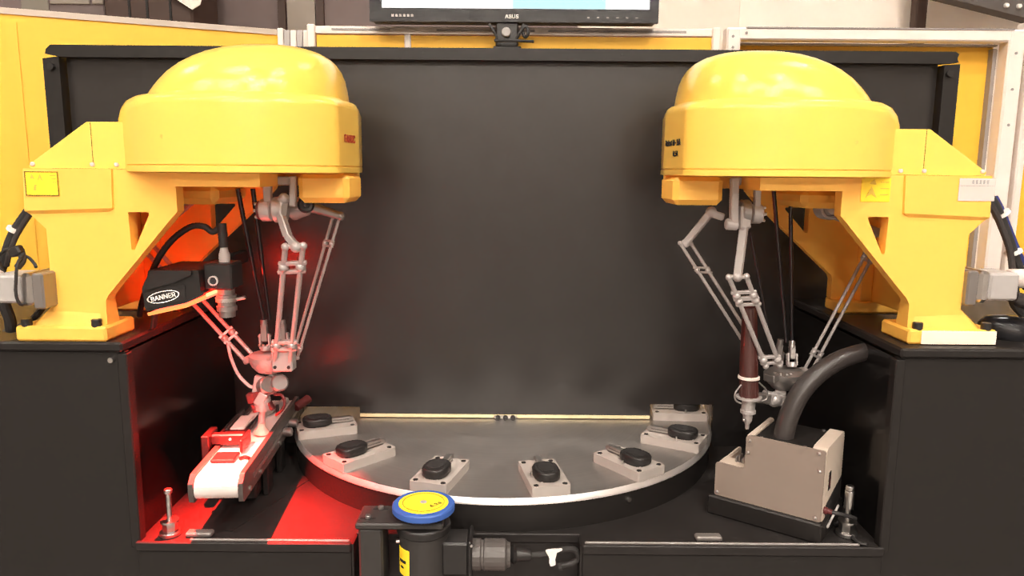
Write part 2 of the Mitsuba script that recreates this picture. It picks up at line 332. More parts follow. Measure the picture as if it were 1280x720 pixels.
for x in (-1.075, 1.013):
    obj('bolt', cyl((x, BY - .024, 1.678), (x, BY - .034, 1.678), .008, n=8), 'black_plastic', t)
for x in (-.21, .25):
    obj('bolt', cyl((x, BY - .029, 1.715), (x, BY - .033, 1.715), .003, n=8), 'black_plastic', t)
t = thing('hinge_bracket', 'small silver bracket at the centre of the turntable under the back panel', 'bracket')
obj('plate', box(-.043, .015, BY - .008, BY + .02, .826, .835, .002), 'steel', t)
for x in (-.033, -.014, .005):
    obj('bolt', cyl((x, BY - .007, .831), (x, BY - .016, .831), .006, n=10), 'black_plastic', t)

def cabinet(s, lab):
    t = thing('machine_cabinet', lab, 'cabinet', 'black cabinets under the robots')
    xi, xo = .697 * s, 1.6 * s
    obj('front_panel', box(xi, xo, .012, .03, FLOOR_Z, 1.122, .003), 'black_satin', t)
    obj('top_plate', box(xi - .002 * s, xo, 0.0, .525, 1.122, 1.14, .004), 'black_satin', t)
    obj('side_panel', box(xi, xi + .02 * s, .03, .52, .74, 1.118), 'black_well', t)
    obj('corner_flange', box(xi - .006 * s, xi + .012 * s, .006, .03, .745, 1.118, .002), 'black_satin', t)
    return t
k = cabinet(-1, 'black cabinet carrying the robot lit by the red light')
obj('bolt', cyl((-.72, .012, 1.106), (-.72, .004, 1.106), .005, n=8), 'steel', k)
k = cabinet(1, 'black cabinet carrying the robot above the beige feeder')
t = thing('base_tray', 'black floor tray of the cell with raised front edge', 'tray')
NX0, NX1 = -.296, .135
obj('tray_floor', prism_xy(sbox(-.697, .005, .697, .524).difference(sbox(NX0, -.1, NX1, .048)), .742, .757), 'tray_black', t)
for x0, x1, y0 in ((-.697, NX0, .004), (NX1, .697, .004), (NX0, NX1, .048)):
    obj('front_panel', box(x0, x1, y0, y0 + .026, FLOOR_Z, .741, .002), 'black_satin', t)
    obj('front_lip', box(x0, x1, y0 - .006, y0 + .002, .742, .7605, .002), 'tray_black', t)
for x0 in (NX0, NX1 - .004):
    obj('notch_cheek', box(x0, x0 + .004, .004, .05, FLOOR_Z, .757), 'black_satin', t)
for x0, x1 in ((-.60, -.300), (.14, .655)):
    obj('front_rail', box(x0, x1, .0062, .0122, .757, .7635, .002), 'rail_grey', t)
for x0 in (-.615, .352):
    obj('rail_clip', box(x0, x0 + .05, .022, .042, .757, .767, .003), 'rail_grey', t)
obj('plate_joint', prism_xy([(-.55, .05), (-.535, .05), (-.44, .33), (-.455, .33)], .757, .7585), 'tray_black', t)

def threaded_post(p, lab, top, mat):
    t = thing('threaded_post', lab, 'post', 'threaded posts in the tray corners')
    x, y = p
    obj('foot', cyl((x, y, .757), (x, y, .766), .020, n=20, c=.002), mat, t)
    obj('nut', cat(lathe((x, y, .766), (x, y, .784), [(0, .014), (.018, .014)], 6)), mat, t, smooth=False)
    obj('washer', cyl((x, y, .784), (x, y, .788), .017, n=18), mat, t)
    obj('rod', cyl((x, y, .788), (x, y, top), .0052, n=12), mat, t)
    obj('head', cyl((x, y, top - .002), (x, y, top + .008), .008, n=12, c=.002), mat, t)
    return t
threaded_post((-.647, .035), 'steel threaded post standing in the red lit corner of the tray', .842, 'steel')
k = threaded_post((.650, .055), 'steel threaded post standing beside the beige feeder', .850, 'steel')
obj('sleeve', cyl((.650, .055, .812), (.650, .055, .848), .009, n=14, c=.001), 'steel', k)

# ------------------------------------------------------------------ turntable with key fixtures
DC, DR, DZ = np.array([-.019, .578]), .525, .825
t = thing('turntable', 'round brushed metal turntable with black drum emerging from under the back panel', 'turntable')
obj('disc', lathe((*DC, DZ - .006), (*DC, DZ), [(0, DR - .006), (.006, DR - .006)], 128), 'disc_metal', t)
obj('rim', lathe((*DC, DZ - .013), (*DC, DZ), [(0, DR - .004), (.0005, DR), (.005, DR), (.0128, DR - .006), (.0129, DR - .012)], 160), 'rim_metal', t, smooth=50)
obj('drum', lathe((*DC, .7575), (*DC, DZ), [(0, DR - .004), (DZ - .013 - .757, DR - .004)], 128), 'black_satin', t)
for px in (-113.5, -60.5):
    a = math.radians(px); d = np.array([math.cos(a), math.sin(a)])
    p = np.array([*(DC + d * (DR - .006)), .795]); obj('drum_bolt', cyl(p, p + np.array([*d, 0]) * .007, .005, n=10), 'steel', t)

FIX = [(-159.5, 'pale key fixture block at the red lit end of the turntable under the cutout', 'the red lit end block under the cutout'),
       (-133, 'pale key fixture block tinged red, second from the red lit end of the turntable', 'the red tinged second block'),
       (-106, 'pale key fixture block behind the blue and yellow wheel', 'the block behind the blue wheel'),
       (-79, 'pale key fixture block at the turntable front facing the camera', 'the block facing the camera'),
       (-53.5, 'pale key fixture block set obliquely between the front block and the feeder end', 'the oblique block towards the feeder'),
       (-28.5, 'pale key fixture block below the cutout at the feeder end of the turntable', 'the block at the feeder end'),
       (-3, 'pale key fixture block half hidden in the cutout behind the back panel', 'the block hidden in the cutout')]
FR = {0: .455, 1: .455, 2: .452, 3: .452, 4: .455, 5: .455, 6: .452}
def blob(cx, cy, z0, z1, ax, ay, n=28, pw=2.6):
    """a flattened rounded disc"""
    rings = [(0, .90), (.18, .99), (.75, 1.0), (.93, .93), (1.0, .80)]
    v, f = [], []
    for h, k in rings:
        for j in range(n):
            g = 2 * math.pi * j / n; c, s = math.cos(g), math.sin(g)
            v.append((cx + ax * k * math.copysign(abs(c) ** (2 / pw), c), cy + ay * k * math.copysign(abs(s) ** (2 / pw), s), z0 + (z1 - z0) * h))
    for i in range(len(rings) - 1):
        for j in range(n):
            a0, b0 = i * n + j, i * n + (j + 1) % n; f += [(a0, b0, b0 + n), (a0, b0 + n, a0 + n)]
    v += [(cx, cy, z0), (cx, cy, z1)]; z = len(v) - 2; e = (len(rings) - 1) * n
    for j in range(n): f += [(z, (j + 1) % n, j), (z + 1, e + j, e + (j + 1) % n)]
    return trimesh.Trimesh(v, f, process=False)
for i, (ang, lab, lab2) in enumerate(FIX):
    a = math.radians(ang); o = np.array([*(DC + FR[i] * np.array([math.cos(a), math.sin(a)])), DZ])
    r = np.array([math.cos(a), math.sin(a), 0]); M = mat4(o, r, np.array([-r[1], r[0], 0]), (0, 0, 1)); MK = mat4(o - [0, 0, .008], r, np.array([-r[1], r[0], 0]), (0, 0, 1))
    # local x points to the rim, y along it
    t = thing('key_fixture', lab, 'fixture', 'key fixtures on the turntable')
    base = Polygon(sbox(-.071, -.039, .066, .039)); 
    base = base.buffer(-.003).buffer(.003, quad_segs=2)
    groove = sbox(-.060, -.0075, -.005, .0075)
    b1 = prism_xy(base, 0, .015); b2 = prism_xy(base.difference(groove), .015, .020)
    obj('block', moved(cat(b1, b2), M), 'fixture_grey', t, smooth=False)
    for hx, hy in ((-.060, .029), (-.060, -.029), (.057, .029), (.057, -.029)):
        obj('screw_hole', moved(cyl((hx, hy, .0278), (hx, hy, .0290), .005, n=12), MK), 'black_plastic', t)
    for hx, hy in ((.045, .012), (.045, -.014), (.012, -.031)):
        obj('locating_pin', moved(cyl((hx, hy, .028), (hx, hy, .036), .002, n=8), MK), 'steel', t)
    t = thing('car_key', 'black key head with silver blade lying on ' + lab2, 'key', 'car keys on the turntable fixtures')
    hd = blob(.018, 0, .0285, .0485, .034, .0265)
    obj('head', moved(hd, MK), 'black_plastic', t, smooth=40)
    obj('head_inset', moved(blob(.018, 0, .0475, .0497, .024, .017), MK), 'black_rubber', t, smooth=40)
    bl = prism_xz(round_poly([(-.066, .0305), (-.012, .0305), (-.012, .0415), (-.060, .0415), (-.066, .037)], .0015), -.0055, .0055)
    obj('blade', moved(bl, MK), 'steel', t)
    obj('blade_groove', moved(cat(box(-.056, -.016, -.0062, -.0052, .034, .037), box(-.056, -.016, .0052, .0062, .034, .037)), MK), 'steel_dark', t)

# ------------------------------------------------------------------ encoder wheel in front of the turntable
t = thing('encoder_wheel', 'round encoder with blue tyre and yellow hub on a black bracket before the turntable', 'encoder')
ex, ey, wz = -.157, -.045, .839
OFFSET = np.array([-.003, .045, .003])   # the whole encoder stands this far back, in the notch of the tray
prof = [(0, .040), (.001, .0552), (.0035, .0575), (.0125, .0575), (.015, .0552), (.0155, .046)]
obj('tyre', lathe((ex, ey, wz - .0155), (ex, ey, wz), prof, 48), 'blue_tyre', t)
hub = obj('hub', lathe((ex, ey, wz - .010), (ex, ey, wz + .0012), [(0, .046), (.0107, .0458), (.0112, .0445)], 40), 'label_yellow', t)
obj('hub_screw', cyl((ex, ey, wz), (ex, ey, wz + .0022), .006, n=14), 'grey_box', hub)
obj('hub_print', cat(text('6.24', .0085, (ex + .016, ey - .021, wz + .0011), (.75, .66, 0), (-.66, .75, 0), .0005, True)), 'ink_black', hub, smooth=False)
ring = Point(ex, ey).buffer(.0385, quad_segs=16).difference(Point(ex, ey).buffer(.0375, quad_segs=16))
obj('hub_ring', prism_xy(ring, wz + .0010, wz + .0016), 'ink_brown', hub)
obj('shaft', cyl((ex, ey, .792), (ex, ey, .826), .010, n=16), 'steel_dark', t)
obj('bracket_plate', box(-.277, -.118, -.082, -.005, .803, .815, .003), 'bracket_black', t)
obj('bracket_post', box(-.272, -.228, -.078, -.012, .66, .803, .004), 'bracket_black', t)
for x, y in ((-.257, -.060), (-.240, -.022)):
    obj('slot', box(x - .014, x + .014, y - .0025, y + .0025, .8145, .8156), 'ink_black', t)
    obj('bracket_screw', cyl((x, y, .815), (x, y, .8215), .0055, n=12, c=.001), 'steel_dark', t)
obj('encoder_flange', cyl((ex, ey, .786), (ex, ey, .803), .050, n=32, c=.003), 'black_plastic', t)
obj('encoder_body', cyl((ex, ey, .64), (ex, ey, .788), .0455, n=40, c=.004), 'bracket_black', t)
def curved_label(a0, a1, z0, z1, r, th=.0008, n=10):
    v, f = [], []
    for i in range(n + 1):
        a = math.radians(a0 + (a1 - a0) * i / n)
        for rr in (r, r + th):
            for z in (z0, z1): v.append((ex + rr * math.cos(a), ey + rr * math.sin(a), z))
    for i in range(n):
        o = 4 * i
        f += [(o + 2, o + 6, o + 7), (o + 2, o + 7, o + 3), (o + 3, o + 7, o + 5), (o + 3, o + 5, o + 1), (o, o + 4, o + 6), (o, o + 6, o + 2)]
    m = trimesh.Trimesh(v, f, process=False); return m
lb = obj('label', curved_label(-160, -118, .712, .764, .0455), 'label_yellow', t)
obj('label_mark', curved_label(-152, -128, .737, .742, .0463), 'ink_black', lb)
obj('label_mark', curved_label(-148, -136, .726, .729, .0463), 'ink_black', lb)
obj('label_screw', cyl((ex - .043, ey - .012, .770), (ex - .050, ey - .013, .770), .004, n=8), 'steel', t)
obj('outlet_block', box(-.122, -.072, -.075, -.015, .71, .775, .004), 'black_plastic', t)
obj('outlet_flange', box(-.074, -.066, -.080, -.010, .700, .780, .003), 'black_plastic', t)
for z in (.708, .772):
    obj('flange_screw', ball((-.067, -.078, z), .0032, 1), 'steel', t)
cz = .738
obj('connector_nut', lathe((-.068, -.045, cz), (.02, -.045, cz), [(0, .026), (.002, .029), (.016, .029), (.018, .0265), (.022, .0265), (.024, .029), (.062, .029), (.066, .024), (.072, .022)], 20), 'connector_dark', t, smooth=False)
obj('cable_gland', lathe((.004, -.045, cz), (.05, -.045, cz), [(0, .013), (.006, .018), (.012, .013), (.035, .011), (.04, .008)], 16), 'black_plastic', t)
cb = [(.03, -.045, cz), (.06, -.045, cz + .0), (.085, -.042, cz + .004), (.105, -.035, cz + .006), (.125, -.03, cz + .002), (.132, -.028, cz - .015), (.12, -.028, cz - .026), (.10, -.03, cz - .03)]
obj('cable', tube(cb, .0062, 10), 'black_rubber', t)
obj('cable_boot', tube([(.102, -.030, cz - .030), (.095, -.03, cz - .032)], .009, 10), 'black_rubber', t)
obj('tape_flag', prism_xz(round_poly([(.068, .752), (.082, .755), (.105, .7555), (.09, .748), (.087, .735), (.088, .724), (.079, .720), (.076, .727), (.076, .738)], .0015), -.056, -.053), 'tie_white', t)
OFFSET = np.zeros(3)

# ------------------------------------------------------------------ conveyor under the red light
t = thing('belt_conveyor', 'narrow conveyor with white belt glowing under the red light', 'conveyor')
CO = np.array([-.547, .03, .88]); cd = np.array([-.072, 1.0, 0]); cd /= np.linalg.norm(cd); cs = np.array([cd[1], -cd[0], 0])
CM = mat4(CO, cs, cd, (0, 0, 1))            # local x across, y along, z up
CL = .455
def cbox(x0, x1, y0, y1, z0, z1, c=.002): return moved(box(x0, x1, y0, y1, z0, z1, c), CM)
def ccyl(p, q, r, **k): return moved(cyl(p, q, r, **k), CM)
st = []
hw = .040; rr = .022
for k in range(13):
    g = math.pi / 2 + math.pi * k / 12; st.append((rr * math.cos(g), -rr + rr * math.sin(g)))
for k in range(13):
    g = -math.pi / 2 + math.pi * k / 12; st.append((CL + rr * math.cos(g), -rr + rr * math.sin(g)))
bp_ = Polygon(st); bm = trimesh.creation.extrude_polygon(bp_, 2 * hw, engine='earcut'); v = bm.vertices.copy()
bm.vertices = np.stack([v[:, 2] - hw, v[:, 0], v[:, 1]], 1); bm.fix_normals()
obj('belt', moved(bm, CM), 'belt_white', t, smooth=40)
rail = round_poly([(-rr * .9, -.046), (CL + .02, -.046), (CL + .02, .006), (-rr * .3, .006), (-rr * 1.05, -.008), (-rr * 1.1, -.03)], .004)
for s in (-1, 1):
    m = trimesh.creation.extrude_polygon(rail, .009, engine='earcut'); v = m.vertices.copy()
    m.vertices = np.stack([(v[:, 2] + hw + .0005) * s, v[:, 0], v[:, 1]], 1); m.fix_normals()
    rl = obj('side_rail', moved(m, CM), 'rail_silver', t)
    obj('rail_slot', cbox(s * (hw + .0094), s * (hw + .0105), .05, CL, -.028, -.020, 0), 'steel_dark', rl)
    for y in (.02, .10, .26, .40):
        obj('rail_screw', ccyl((s * (hw + .009), y, -.036), (s * (hw + .013), y, -.036), .005, n=10), 'steel', rl)
    for y in (.20, .32):
        obj('leg', cbox(s * (hw - .010), s * (hw + .003), y - .02, y + .02, -.1228, -.045), 'black_satin', t)
obj('drive_box', cbox(-.028, .028, .14, .34, -.115, -.050, .004), 'black_satin', t)
for y in (.16, .22):
    obj('hand_knob', ccyl((hw + .0095, y + .14, -.025), (hw + .030, y + .14, -.025), .010, n=16, c=.002), 'steel_dark', t)
obj('end_motor', ccyl((hw + .012, CL - .03, -.008), (hw + .036, CL + .01, .002), .011, n=18, c=.002), 'red_block', t)
# things on and beside the belt
k = thing('red_tray_plate', 'flat dark red plate lying on the glowing conveyor belt', 'plate')
obj('plate', moved(box(-.034, .012, .056, .098, .0005, .008, .002), CM), 'red_block', k)
k = thing('small_black_clip', 'small dark curved clip lying on the conveyor belt beside the red plate', 'clip')
obj('clip', moved(tube([(.018, .070, .004), (.026, .076, .005), (.034, .074, .004), (.038, .068, .004)], .0035, 8), CM), 'black_plastic', k)
k = thing('photo_sensor', 'dark red block sensor mounted beside the conveyor belt', 'sensor')
obj('body', moved(box(-.062, .010, .135, .155, .0075, .030, .003), CM), 'black_plastic', k)
obj('bracket', moved(box(-.070, -.0545, .115, .175, -.04, .034, .002), CM), 'black_satin', k)
obj('indicator', moved(ball((-.018, .1345, .020), .003, 1), CM), 'ink_white', k)
obj('guide_finger', moved(box(.010, .016, .100, .165, .003, .030, .002), CM), 'red_block', k)
k = thing('belt_guide', 'dark guide frame with pale plate over the far half of the conveyor belt', 'guide')
obj('frame', moved(cat(box(-.052, -.045, .17, .34, .006, .022, .002), box(-.052, -.004, .19, .205, .004, .016, .002), box(-.008, -.002, .17, .33, .004, .016, .002)), CM), 'black_satin', k)
obj('cover_plate', moved(box(-.043, -.012, .215, .300, .010, .016, .002), CM), 'label_white', k)
k = thing('belt_deflector', 'slanted pale deflector bar across the far end of the conveyor belt', 'bar')
obj('bar', moved(bar((-.005, .30, .010), (.030, .43, .010), .012, .014), CM), 'silver_paint', k)
obj('pin', moved(cyl((.024, .36, .002), (.024, .36, .020), .004, n=10), CM), 'black_plastic', k)

# ------------------------------------------------------------------ red inspection light and camera above the conveyor
t = thing('inspection_light', 'black lamp housing with glowing red underside above the conveyor', 'lamp')
LY0, LY1 = .065, .20
hp = [(-.679, 1.184), (-.604, 1.201), (-.566, 1.219), (-.576, 1.223), (-.578, 1.262), (-.670, 1.262), (-.676, 1.236), (-.684, 1.222)]
obj('housing', prism_xz(round_poly(hp, .003), LY0, LY1), 'black_satin', t)
obj('front_bevel', prism_xz(round_poly([(-.683, 1.223), (-.62, 1.240), (-.590, 1.254), (-.588, 1.262), (-.662, 1.262), (-.676, 1.240)], .002), LY0 - .006, LY0), 'black_plastic', t)
obj('name_plate', prism_xz(round_poly([(-.681, 1.189), (-.604, 1.207), (-.604, 1.236), (-.681, 1.219)], .003), LY0 - .0015, LY0), 'black_plastic', t)
dirx = np.array([.075, 0, .0165]); dirx /= np.linalg.norm(dirx); dirz = np.array([-dirx[2], 0, dirx[0]])
lc = np.array([-.645, LY0 - .0016, 1.2125])
ell = lambda A0, B0: [(A0 * math.cos(g), B0 * math.sin(g)) for g in np.linspace(0, 2 * math.pi, 40)[:-1]]
oval = Polygon(ell(.0310, .0110)).difference(Polygon(ell(.0290, .0092)))
mo = trimesh.creation.extrude_polygon(oval, .0008, engine='earcut'); mo.apply_transform(mat4(lc, dirx, dirz, np.cross(dirx, dirz)))
obj('logo_oval', mo, 'ink_white', t, smooth=False)
tm = meshkit.text_mesh('BANNER', .0085, .0008, True); wdt = tm.bounds[1][0] - tm.bounds[0][0]
tm.apply_transform(mat4((0, 0, 0), (1, 0, 0), (0, 1, 0), (0, 0, 1))); tm.vertices[:, 0] = (tm.vertices[:, 0] - tm.bounds[0][0] - wdt / 2) * .047 / wdt; tm.vertices[:, 1] -= .0042
tm.apply_transform(mat4(lc, dirx, dirz, np.cross(dirx, dirz)))
obj('logo_lettering', tm, 'ink_white', t, smooth=False)
em = []
dp = [(-.676, 1.1815), (-.604, 1.198), (-.568, 1.2155)]
def slab(p, q, y0, y1, th):
    d = np.array([q[0] - p[0], q[1] - p[1]]); d /= np.linalg.norm(d); n = np.array([d[1], -d[0]]) * th
    return prism_xz([p, q, (q[0] + n[0], q[1] + n[1]), (p[0] + n[0], p[1] + n[1])], y0, y1)
obj('diffuser', cat(slab(dp[0], dp[1], LY0 + .0, LY1 - .004, .0055), slab(dp[1], dp[2], LY0, LY1 - .004, .0055)), 'black_plastic', t, smooth=False, emitter={'type': 'area', 'radiance': {'type': 'rgb', 'value': list(RED)}, 'sampling_weight': 3.0})
for p, q in ((dp[0], dp[1]), (dp[1], dp[2])):
    m = slab((p[0], p[1] + .0008), (q[0], q[1] + .0008), LY0 - .003, LY0 - .0002, .0062)
    obj('glow_edge', m, 'black_plastic', t, smooth=False, emitter={'type': 'area', 'radiance': {'type': 'rgb', 'value': [1.6, .50, .11]}, 'sampling_weight': 0.2})
obj('added_side_glow', box(-.5672, -.5662, LY0 + .002, LY1 - .01, 1.2120, 1.2185), 'black_plastic', t, smooth=False, emitter={'type': 'area', 'radiance': {'type': 'rgb', 'value': [60.0, 1.0, .4]}, 'sampling_weight': 1.0})  # added emitter on the lamp end, reddens the lens tube
obj('added_rear_glow', prism_xz([(-.676, 1.1815), (-.604, 1.198), (-.604, 1.206), (-.676, 1.1895)], LY1 + .0004, LY1 + .004), 'black_plastic', t, smooth=False, emitter={'type': 'area', 'radiance': {'type': 'rgb', 'value': [150.0, 3.0, 1.2]}, 'sampling_weight': 3.0})  # added hidden emitter, throws red light onto the rear strut
scene['inspection_beam'] = {'type': 'spot', 'to_world': T().look_at(origin=W((-.604, .10, 1.178)).tolist(), target=W((-.512, .065, .757)).tolist(), up=[0, 1, 0]), 'cutoff_angle': 32.0, 'beam_width': 12.0, 'intensity': {'type': 'rgb', 'value': list(BEAM)}, 'sampling_weight': 16.0}
obj('mount_arm', bar((-.64, LY1, 1.235), (-.66, .5245, 1.235), .02, .03), 'black_satin', t)
obj('side_bracket', bar((-.687, .12, 1.185), (-.695, .12, 1.1405), .02, .006), 'black_satin', t)
t = thing('inspection_camera', 'small black camera with red lit lens tube hanging beside the lamp', 'camera')
cxx, cyy = -.548, .115
obj('body', box(-.5775, -.525, .085, .145, 1.222, 1.272, .003), 'black_plastic', t)
po = (-0.5589, 0.085, 1.24)
obj('port_ring', lathe((po[0], .086, po[2]), (po[0], .080, po[2]), [(0, .0095), (.005, .0095), (.0055, .007), (.003, .0062)], 20), 'silver_paint', t)
obj('port', cyl((po[0], .085, po[2]), (po[0], .0825, po[2]), .0065, n=16), 'lens_glass', t)
obj('lens_tube', lathe((cxx, cyy, 1.222), (cxx, cyy, 1.16), [(0, .016), (.012, .016), (.013, .019), (.020, .019), (.021, .0165), (.034, .0165), (.035, .019), (.044, .019), (.045, .016), (.056, .015)], 24), 'steel_dark', t)
obj('clamp_ring', cyl((cxx, cyy, 1.196), (cxx, cyy, 1.203), .0205, n=24), 'steel', t)
obj('clamp_screw', cyl((cxx + .018, cyy, 1.2), (cxx + .036, cyy, 1.204), .004, n=10), 'steel', t)
obj('cable_plug', lathe((cxx, cyy, 1.272), (cxx, cyy, 1.305), [(0, .010), (.014, .0105), (.020, .008), (.033, .006)], 16), 'silver_paint', t)
obj('cable_sleeve', cyl((cxx, cyy, 1.300), (cxx - .002, cyy, 1.345), .0085, n=14), 'black_rubber', t)
t = thing('camera_cable', 'black cable arching from the inspection camera over the lamp to the stand', 'cable')
obj('cable', tube([(cxx - .002, cyy, 1.340), (-0.5674, 0.115, 1.329), (-0.5835, 0.115, 1.339), (-0.6093, 0.115, 1.338), (-0.648, 0.12, 1.312), (-0.678, 0.12, 1.274), (-0.732, 0.19, 1.221), (-0.7602, 0.215, 1.177), (-0.7716, 0.22, 1.144)], .0058, 10), 'black_rubber', t)

# ------------------------------------------------------------------ delta robots
def ring_pts(poly, c, n):
    """sample a polygon boundary by angle around c"""
    out = []
    for j in range(n):
        g = 2 * math.pi * j / n; d = np.array([math.cos(g), math.sin(g)])
        ln = shapely.LineString([c, tuple(np.array(c) + d * 2)]).intersection(poly.exterior)
        q = np.array(ln.coords[0]) if ln.geom_type == 'Point' else np.array(list(ln.geoms)[-1].coords[0])
        out.append(q)
    return np.array(out)
def loft(rings):
    n = len(rings[0]); v = np.vstack(rings); f = []
    for i in range(len(rings) - 1):
        for j in range(n):
            a, b = i * n + j, i * n + (j + 1) % n; f += [(a, b, b + n), (a, b + n, a + n)]
    v = np.vstack([v, rings[0].mean(0), rings[-1].mean(0)]); z = len(v) - 2; e = (len(rings) - 1) * n
    for j in range(n): f += [(z, (j + 1) % n, j), (z + 1, e + j, e + (j + 1) % n)]
    return trimesh.Trimesh(v, f, process=False)
def superellipse(cx, cy, a, b, n, k=90):
    g = np.linspace(0, 2 * np.pi, k, endpoint=False); c, s = np.cos(g), np.sin(g)
    return np.column_stack([cx + a * np.sign(c) * np.abs(c) ** (2 / n), cy + b * np.sign(s) * np.abs(s) ** (2 / n)])
SK = Polygon(superellipse(.503, .165, .221, .205, 2.35)).intersection(Polygon([(.3142, .0), (.2975, .17), (.322, .33), (.9, .6), (.9, -.3), (.3436, -.3)]))
SK = SK.buffer(-.006).buffer(.006, quad_segs=4)
SC = (.50, .165)
def shell_mesh():
    n = 160
    sk = ring_pts(SK, SC, n)
    R = []
    def add(xy, z): R.append(np.column_stack([xy, np.broadcast_to(z, (n,))]))
    shrink = lambda d: np.array(SC) + (sk - SC) * (1 - d / np.linalg.norm(sk - SC, axis=1, keepdims=True))
    add(shrink(.010), 1.440); add(sk, 1.442); add(sk, 1.4515); add(shrink(.0022), 1.4525); add(shrink(.0022), 1.4535); add(sk, 1.4545)
    # outer shoulder sits lower than the inner one
    lo = np.clip((sk[:, 0] - .58) / .13, 0, 1); lo = lo * lo * (3 - 2 * lo)
    z1 = 1.556 - .024 * lo
    add(sk, 1.50 - .01 * lo); add(sk, z1)
    # dome levels: z, xin, xout, yfront, yback
    D = [(1.577, .319, .671, -.012, .335), (1.590, .3205, .662, -.009, .333), (1.603, .323, .651, -.004, .330), (1.618, .3265, .637, .004, .325), (1.633, .333, .618, .016, .317), (1.645, .341, .598, .031, .307), (1.655, .352, .577, .048, .295), (1.663, .367, .555, .069, .280), (1.669, .386, .529, .094, .262), (1.6725, .410, .502, .122, .238), (1.674, .435, .475, .148, .21)]
    sups = []
    for z, xi, xo, yf, yb in D:
        cx, cy, a, b = (xi + xo) / 2, (yf + yb) / 2, (xo - xi) / 2, (yb - yf) / 2
        g = np.arctan2((sk[:, 1] - SC[1]) / .19, (sk[:, 0] - SC[0]) / .2); p = 2 / 2.35
        c, s = np.cos(g), np.sin(g)
        sups.append((np.column_stack([cx + a * np.sign(c) * np.abs(c) ** p, cy + b * np.sign(s) * np.abs(s) ** p]), z))
    d0 = sups[0][0]
    for k, h in ((.10, .42), (.28, .74), (.55, .92), (.82, .98)):
        add(sk + (d0 - sk) * k, z1 + (1.575 - z1) * h)
    for xy, z in sups: add(xy, z)
    return loft(R)
SHELL = shell_mesh()

def rod_pair(t, top, bot, sep_t, sep_b, r, mat, spacers=(.10, .93), name='rod'):
    top, bot, sep_t, sep_b = (np.asarray(x, float) for x in (top, bot, sep_t, sep_b))
    for s in (-1, 1):
        a, b = top + s * sep_t, bot + s * sep_b
        rk = obj(name, cat(cyl(a, b, r, n=10), ball(a, r * 1.4, 2), ball(b, r * 1.4, 2)), mat, t)
    for k in spacers:
        c = top + (bot - top) * k; s = sep_t + (sep_b - sep_t) * k; e = s / np.linalg.norm(s)
        dn = (bot - top) / np.linalg.norm(bot - top)
        obj('spacer', cat(*[bar(c - s - e * r * 1.8 + dn * q, c + s + e * r * 1.8 + dn * q, r * 1.5, r * 1.3, .0006, up=dn) for q in (-r * 1.7, r * 1.7)], *[ball(c + k2 * s, r * 1.8, 1) for k2 in (-1, 1)]), mat, t)

